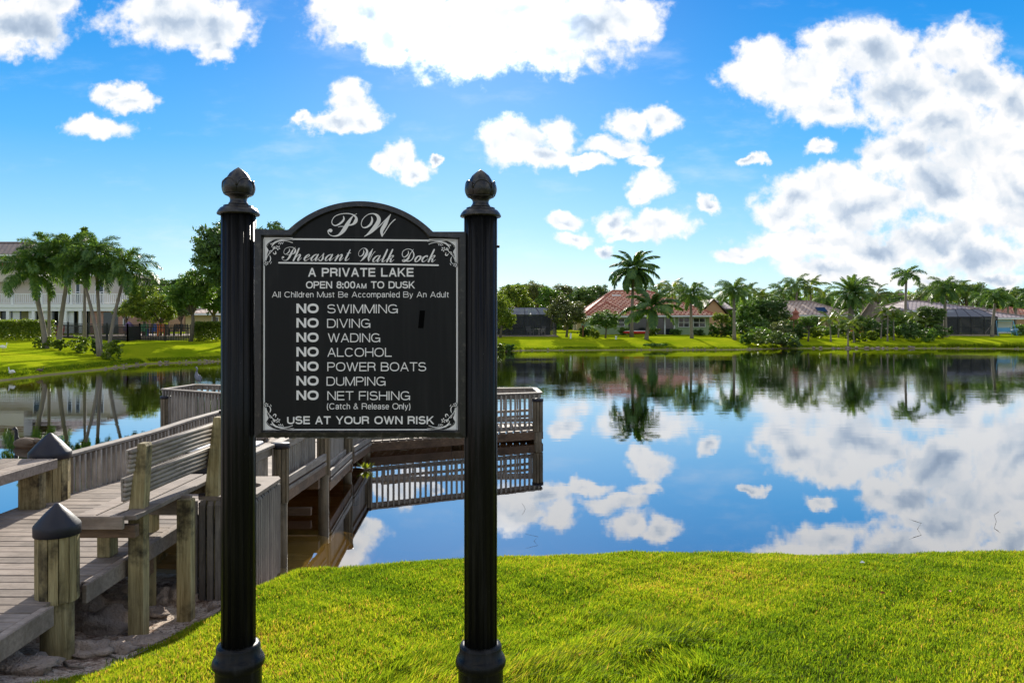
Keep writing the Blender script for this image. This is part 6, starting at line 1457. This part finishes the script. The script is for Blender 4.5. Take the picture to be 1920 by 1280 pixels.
# black railing fence
D = 62.; fn = thing('black_fence', 'black metal picket fence enclosing the clubhouse terrace', 'fence'); zf = lambda x, y: gz(x, y)
pts = [(wx(60, 64.), 64.), (wx(239, 58.5), 58.5)], [(wx(239, 58.5), 58.5), (wx(262, 61.5), 61.5), (wx(358, 61.), 61.)]
pk = MB(); pk.box(-.022, -.022, 0, .022, .022, 1.18); pkm = pk.mesh('picket'); pkm.materials.append(MAT['black_metal'])
for line in pts:
    for (a, b_) in zip(line[:-1], line[1:]):
        A = Vector((a[0], a[1], zf(*a))); B = Vector((b_[0], b_[1], zf(*b_)))
        for zz in (1.28, 1.10, .12): bar('rail', A+Vector((0, 0, zz)), B+Vector((0, 0, zz)), .045, .06, 'black_metal', fn, 0)
        n = int((B-A).length/.14)
        for i in range(n): q = A.lerp(B, (i+.5)/n); link('picket', pkm, fn, (q.x, q.y, q.z+.02))
        m_ = max(1, int((B-A).length/2.2))
        for i in range(m_+1): q = A.lerp(B, i/m_); MB().box(q.x-.05, q.y-.052, q.z-.3, q.x+.05, q.y+.048, q.z+1.4).build('post', 'black_metal', fn)
# terrace paving and its furniture
tz = 1.46
tv = MB(); tv.box(wx(110, 66.), 62.4, .6, wx(352, 66.), 79.8, tz).build('terrace', 'rock', kind='structure')
GC = 'garden chairs on the clubhouse terrace'
for p, D, m_, rz_, lab in ((302, 63.5, 'orange_paint', .5, 'bright orange slatted garden chair behind the black fence'), (286, 63.8, 'blue_paint', -.4, 'dark blue garden chair left of the orange chair'), (269, 63.5, 'green_paint', .3, 'green garden chair at the left of the terrace group'),
                          (111, 66, 'red_paint', .2, 'red chair half hidden behind the third palm trunk'), (326, 65, 'black_metal', -.3, 'black terrace chair right of the orange chair'), (345, 65, 'black_metal', .4, 'rightmost black terrace chair by the fence corner')):
    chair(wx(p, D), D, tz if p > 120 else gz(wx(p, D), D), m_, lab, rz_, GC)
x = wx(242, 64.); um = thing('closed_umbrella', 'closed purple parasol on the terrace by the fence corner', 'parasol', (x, 64., tz)); MB().tube([(0, 0, 0), (0, 0, 1.2)], .03, 6).build('pole', 'black_metal', um); MB().lathe([(.10, .35), (.42, .45), (.34, .9), (.12, 1.15), (.02, 1.25)], n=14, mod=lambda a, z: 1+.15*math.sin(a*5)).build('canopy', 'purple_cloth', um, True)

# ------------------------------------------------------------------ birds
def bird(name, label, cat, p, parts, rz=0.):
    t_ = thing(name, label, cat, p, rz)
    for nm, m_, mb_ in parts: mb_.build(nm, m_, t_, True)
    return t_
# heron on the platform's back rail
q = px(366, 719, 16.9); hb = MB(); hb.tube([(-.10, 0, .08), (-.03, 0, .13), (.03, 0, .20), (.045, 0, .25), (.03, 0, .30)], [.015, .050, .052, .032, .018], 12)
hb.tube([(.03, 0, .29), (.012, 0, .34), (.03, 0, .375), (.055, 0, .385), (.075, 0, .380)], [.019, .014, .020, .016, .006], 8)
wg = MB(); wg.blob((-.02, -.042, .165), (.085, .014, .048), 12, 6, Matrix.Rotation(-.7, 3, 'Y')).blob((-.02, .042, .165), (.085, .014, .048), 12, 6, Matrix.Rotation(-.7, 3, 'Y'))
lg = MB(); lg.tube([(.01, -.018, .12), (.018, -.018, .06), (.005, -.018, 0)], .004, 5).tube([(.01, .018, .12), (.018, .018, .06), (.005, .018, 0)], .004, 5)
for s_ in (-.018, .018):
    for a in (-.4, 0, .4): lg.tube([(.005, s_, .003), (.035*math.cos(a), s_+.03*math.sin(a), .003)], .003, 4)
heron = bird('night_heron', 'slim grey heron perched on the far railing of the fishing platform', 'bird', (q.x, 17.03, 1.026), [('body', 'feather_grey', hb), ('breast', 'feather_white', MB().blob((.035, 0, .20), (.028, .036, .07), 10, 8, Matrix.Rotation(.35, 3, 'Y'))), ('wing', 'feather_grey', wg), ('legs', 'beak', lg), ('bill', 'feather_black', MB().tube([(.07, 0, .382), (.14, 0, .370)], [.007, .001], 6))], 2.6)
heron.scale = (1.05, 1.05, 1.05)
# goose on the water
D = F*EYE/(838-HOR); q = px(50, 838, D); gb_ = MB().blob((0, 0, .07), (.30, .13, .115), 20, 12).tube([(-.22, 0, .10), (-.32, 0, .13), (-.38, 0, .135)], [.08, .045, .01], 10)
gn = MB().tube([(.20, 0, .10), (.25, 0, .18), (.25, 0, .27), (.26, 0, .33), (.29, 0, .355), (.33, 0, .345)], [.06, .040, .030, .032, .036, .022], 10)
gw = MB().blob((-.04, -.10, .11), (.24, .035, .07), 14, 8).blob((-.04, .10, .11), (.24, .035, .07), 14, 8)
bird('swimming_goose', 'brown goose with black neck swimming left of the slatted walkway', 'bird', (q.x, q.y, 0), [('body', 'feather_brown', gb_), ('neck', 'feather_black', gn), ('wing', 'feather_brown', gw), ('bill', 'feather_black', MB().tube([(.32, 0, .348), (.385, 0, .332)], [.018, .004], 6)), ('cheek_patch', 'feather_white', MB().blob((.275, 0, .335), (.018, .034, .024), 8, 6))], math.pi-.25)
def wader(px_, py_, m_, lab, s_=1., flip=0.):
    # solve for the spot on the bank that this pixel looks at
    D = 30.
    for _ in range(60):
        z = gz(wx(px_, D), D); D = .7*D+.3*F*(EYE-z)/(py_-HOR)
    x = wx(px_, D); b = MB().blob((0, 0, .24), (.17, .08, .085), 14, 8, Matrix.Rotation(.2, 3, 'Y')).tube([(-.12, 0, .24), (-.22, 0, .22)], [.05, .01], 8)
    n_ = MB().tube([(.12, 0, .27), (.18, 0, .34), (.17, 0, .40), (.20, 0, .43)], [.035, .02, .018, .026], 8)
    l_ = MB().tube([(.0, -.03, .2), (.0, -.03, 0)], .008, 5).tube([(.03, .03, .2), (.03, .03, 0)], .008, 5)
    bl = MB().tube([(.21, 0, .43), (.28, 0, .40), (.31, 0, .35)], [.012, .008, .003], 6)
    t_ = bird('wading_bird', lab, 'bird', (x, D, gz(x, D)), [('body', m_, b), ('neck', m_, n_), ('legs', 'beak', l_), ('bill', 'beak', bl)], flip); t_.scale = (s_, s_, s_); return t_
wader(6, 659, 'feather_white', 'white ibis feeding high on the left lawn', 1.1, 0.); wader(22, 707, 'feather_white', 'white ibis at the waterline in the left corner of the lawn', 1., 2.8); wader(75, 701, 'feather_brown', 'brown bird at the waterline below the left palms', .8, 0.3)
# weed sprouting from a pile
sp_ = MB(); rr = random.Random(3); q = px(676, 884, 12.2)
for k in range(26):
    a = rr.uniform(0, 6.28); l_ = rr.uniform(.06, .20); dz = rr.uniform(.02, .12)
    b0 = Vector((0, 0, 0)); e_ = Vector((math.cos(a)*l_, math.sin(a)*l_*.5, dz)); s_ = Vector((-math.sin(a), math.cos(a), 0))*.02
    sp_.add([b0, (e_*.6)+s_, e_, (e_*.6)-s_], [(0, 1, 2, 3)])
me = sp_.mesh('weed'); a = me.attributes.new('tone', 'FLOAT', 'FACE'); a.data.foreach_set('value', np.full(len(me.polygons), .8, np.float32)); me.materials.append(MAT['leaf_light'])
o = link('water_weed', me, None, (-2.42, 12.35, .02)); tag(o, 'yellow-green weed sprouting at the third walkway pile', 'weed')
# fallen leaves and white specks on the lawn
for i, (x_, y_, m_, lab) in enumerate([(1617, 1058, 'white_paint', 'white scrap lying on the lawn crest at right'), (1780, 1112, 'terracotta_plain', 'brown fallen leaf on the right of the lawn'), (1655, 1115, 'terracotta_plain', 'brown fallen leaf left of its neighbour on the right lawn')]):
    D = 5.
    for _ in range(60):
        z = gz(wx(x_, D), D)+.03; D = .7*D+.3*F*(EYE-z)/(y_-HOR)
    b = MB(); s_ = .022; b.add([(-s_, 0, .0), (0, -s_*.6, .008), (s_, 0, .004), (0, s_*.6, .014), (0, 0, -.004)], [(0, 1, 2, 3), (0, 4, 1), (1, 4, 2), (2, 4, 3), (3, 4, 0)]); o = b.build('fallen_leaf', m_, None, loc=(wx(x_, D), D, gz(wx(x_, D), D)+.045), rot=(.2, .1, i*1.3)); tag(o, lab, 'leaf')
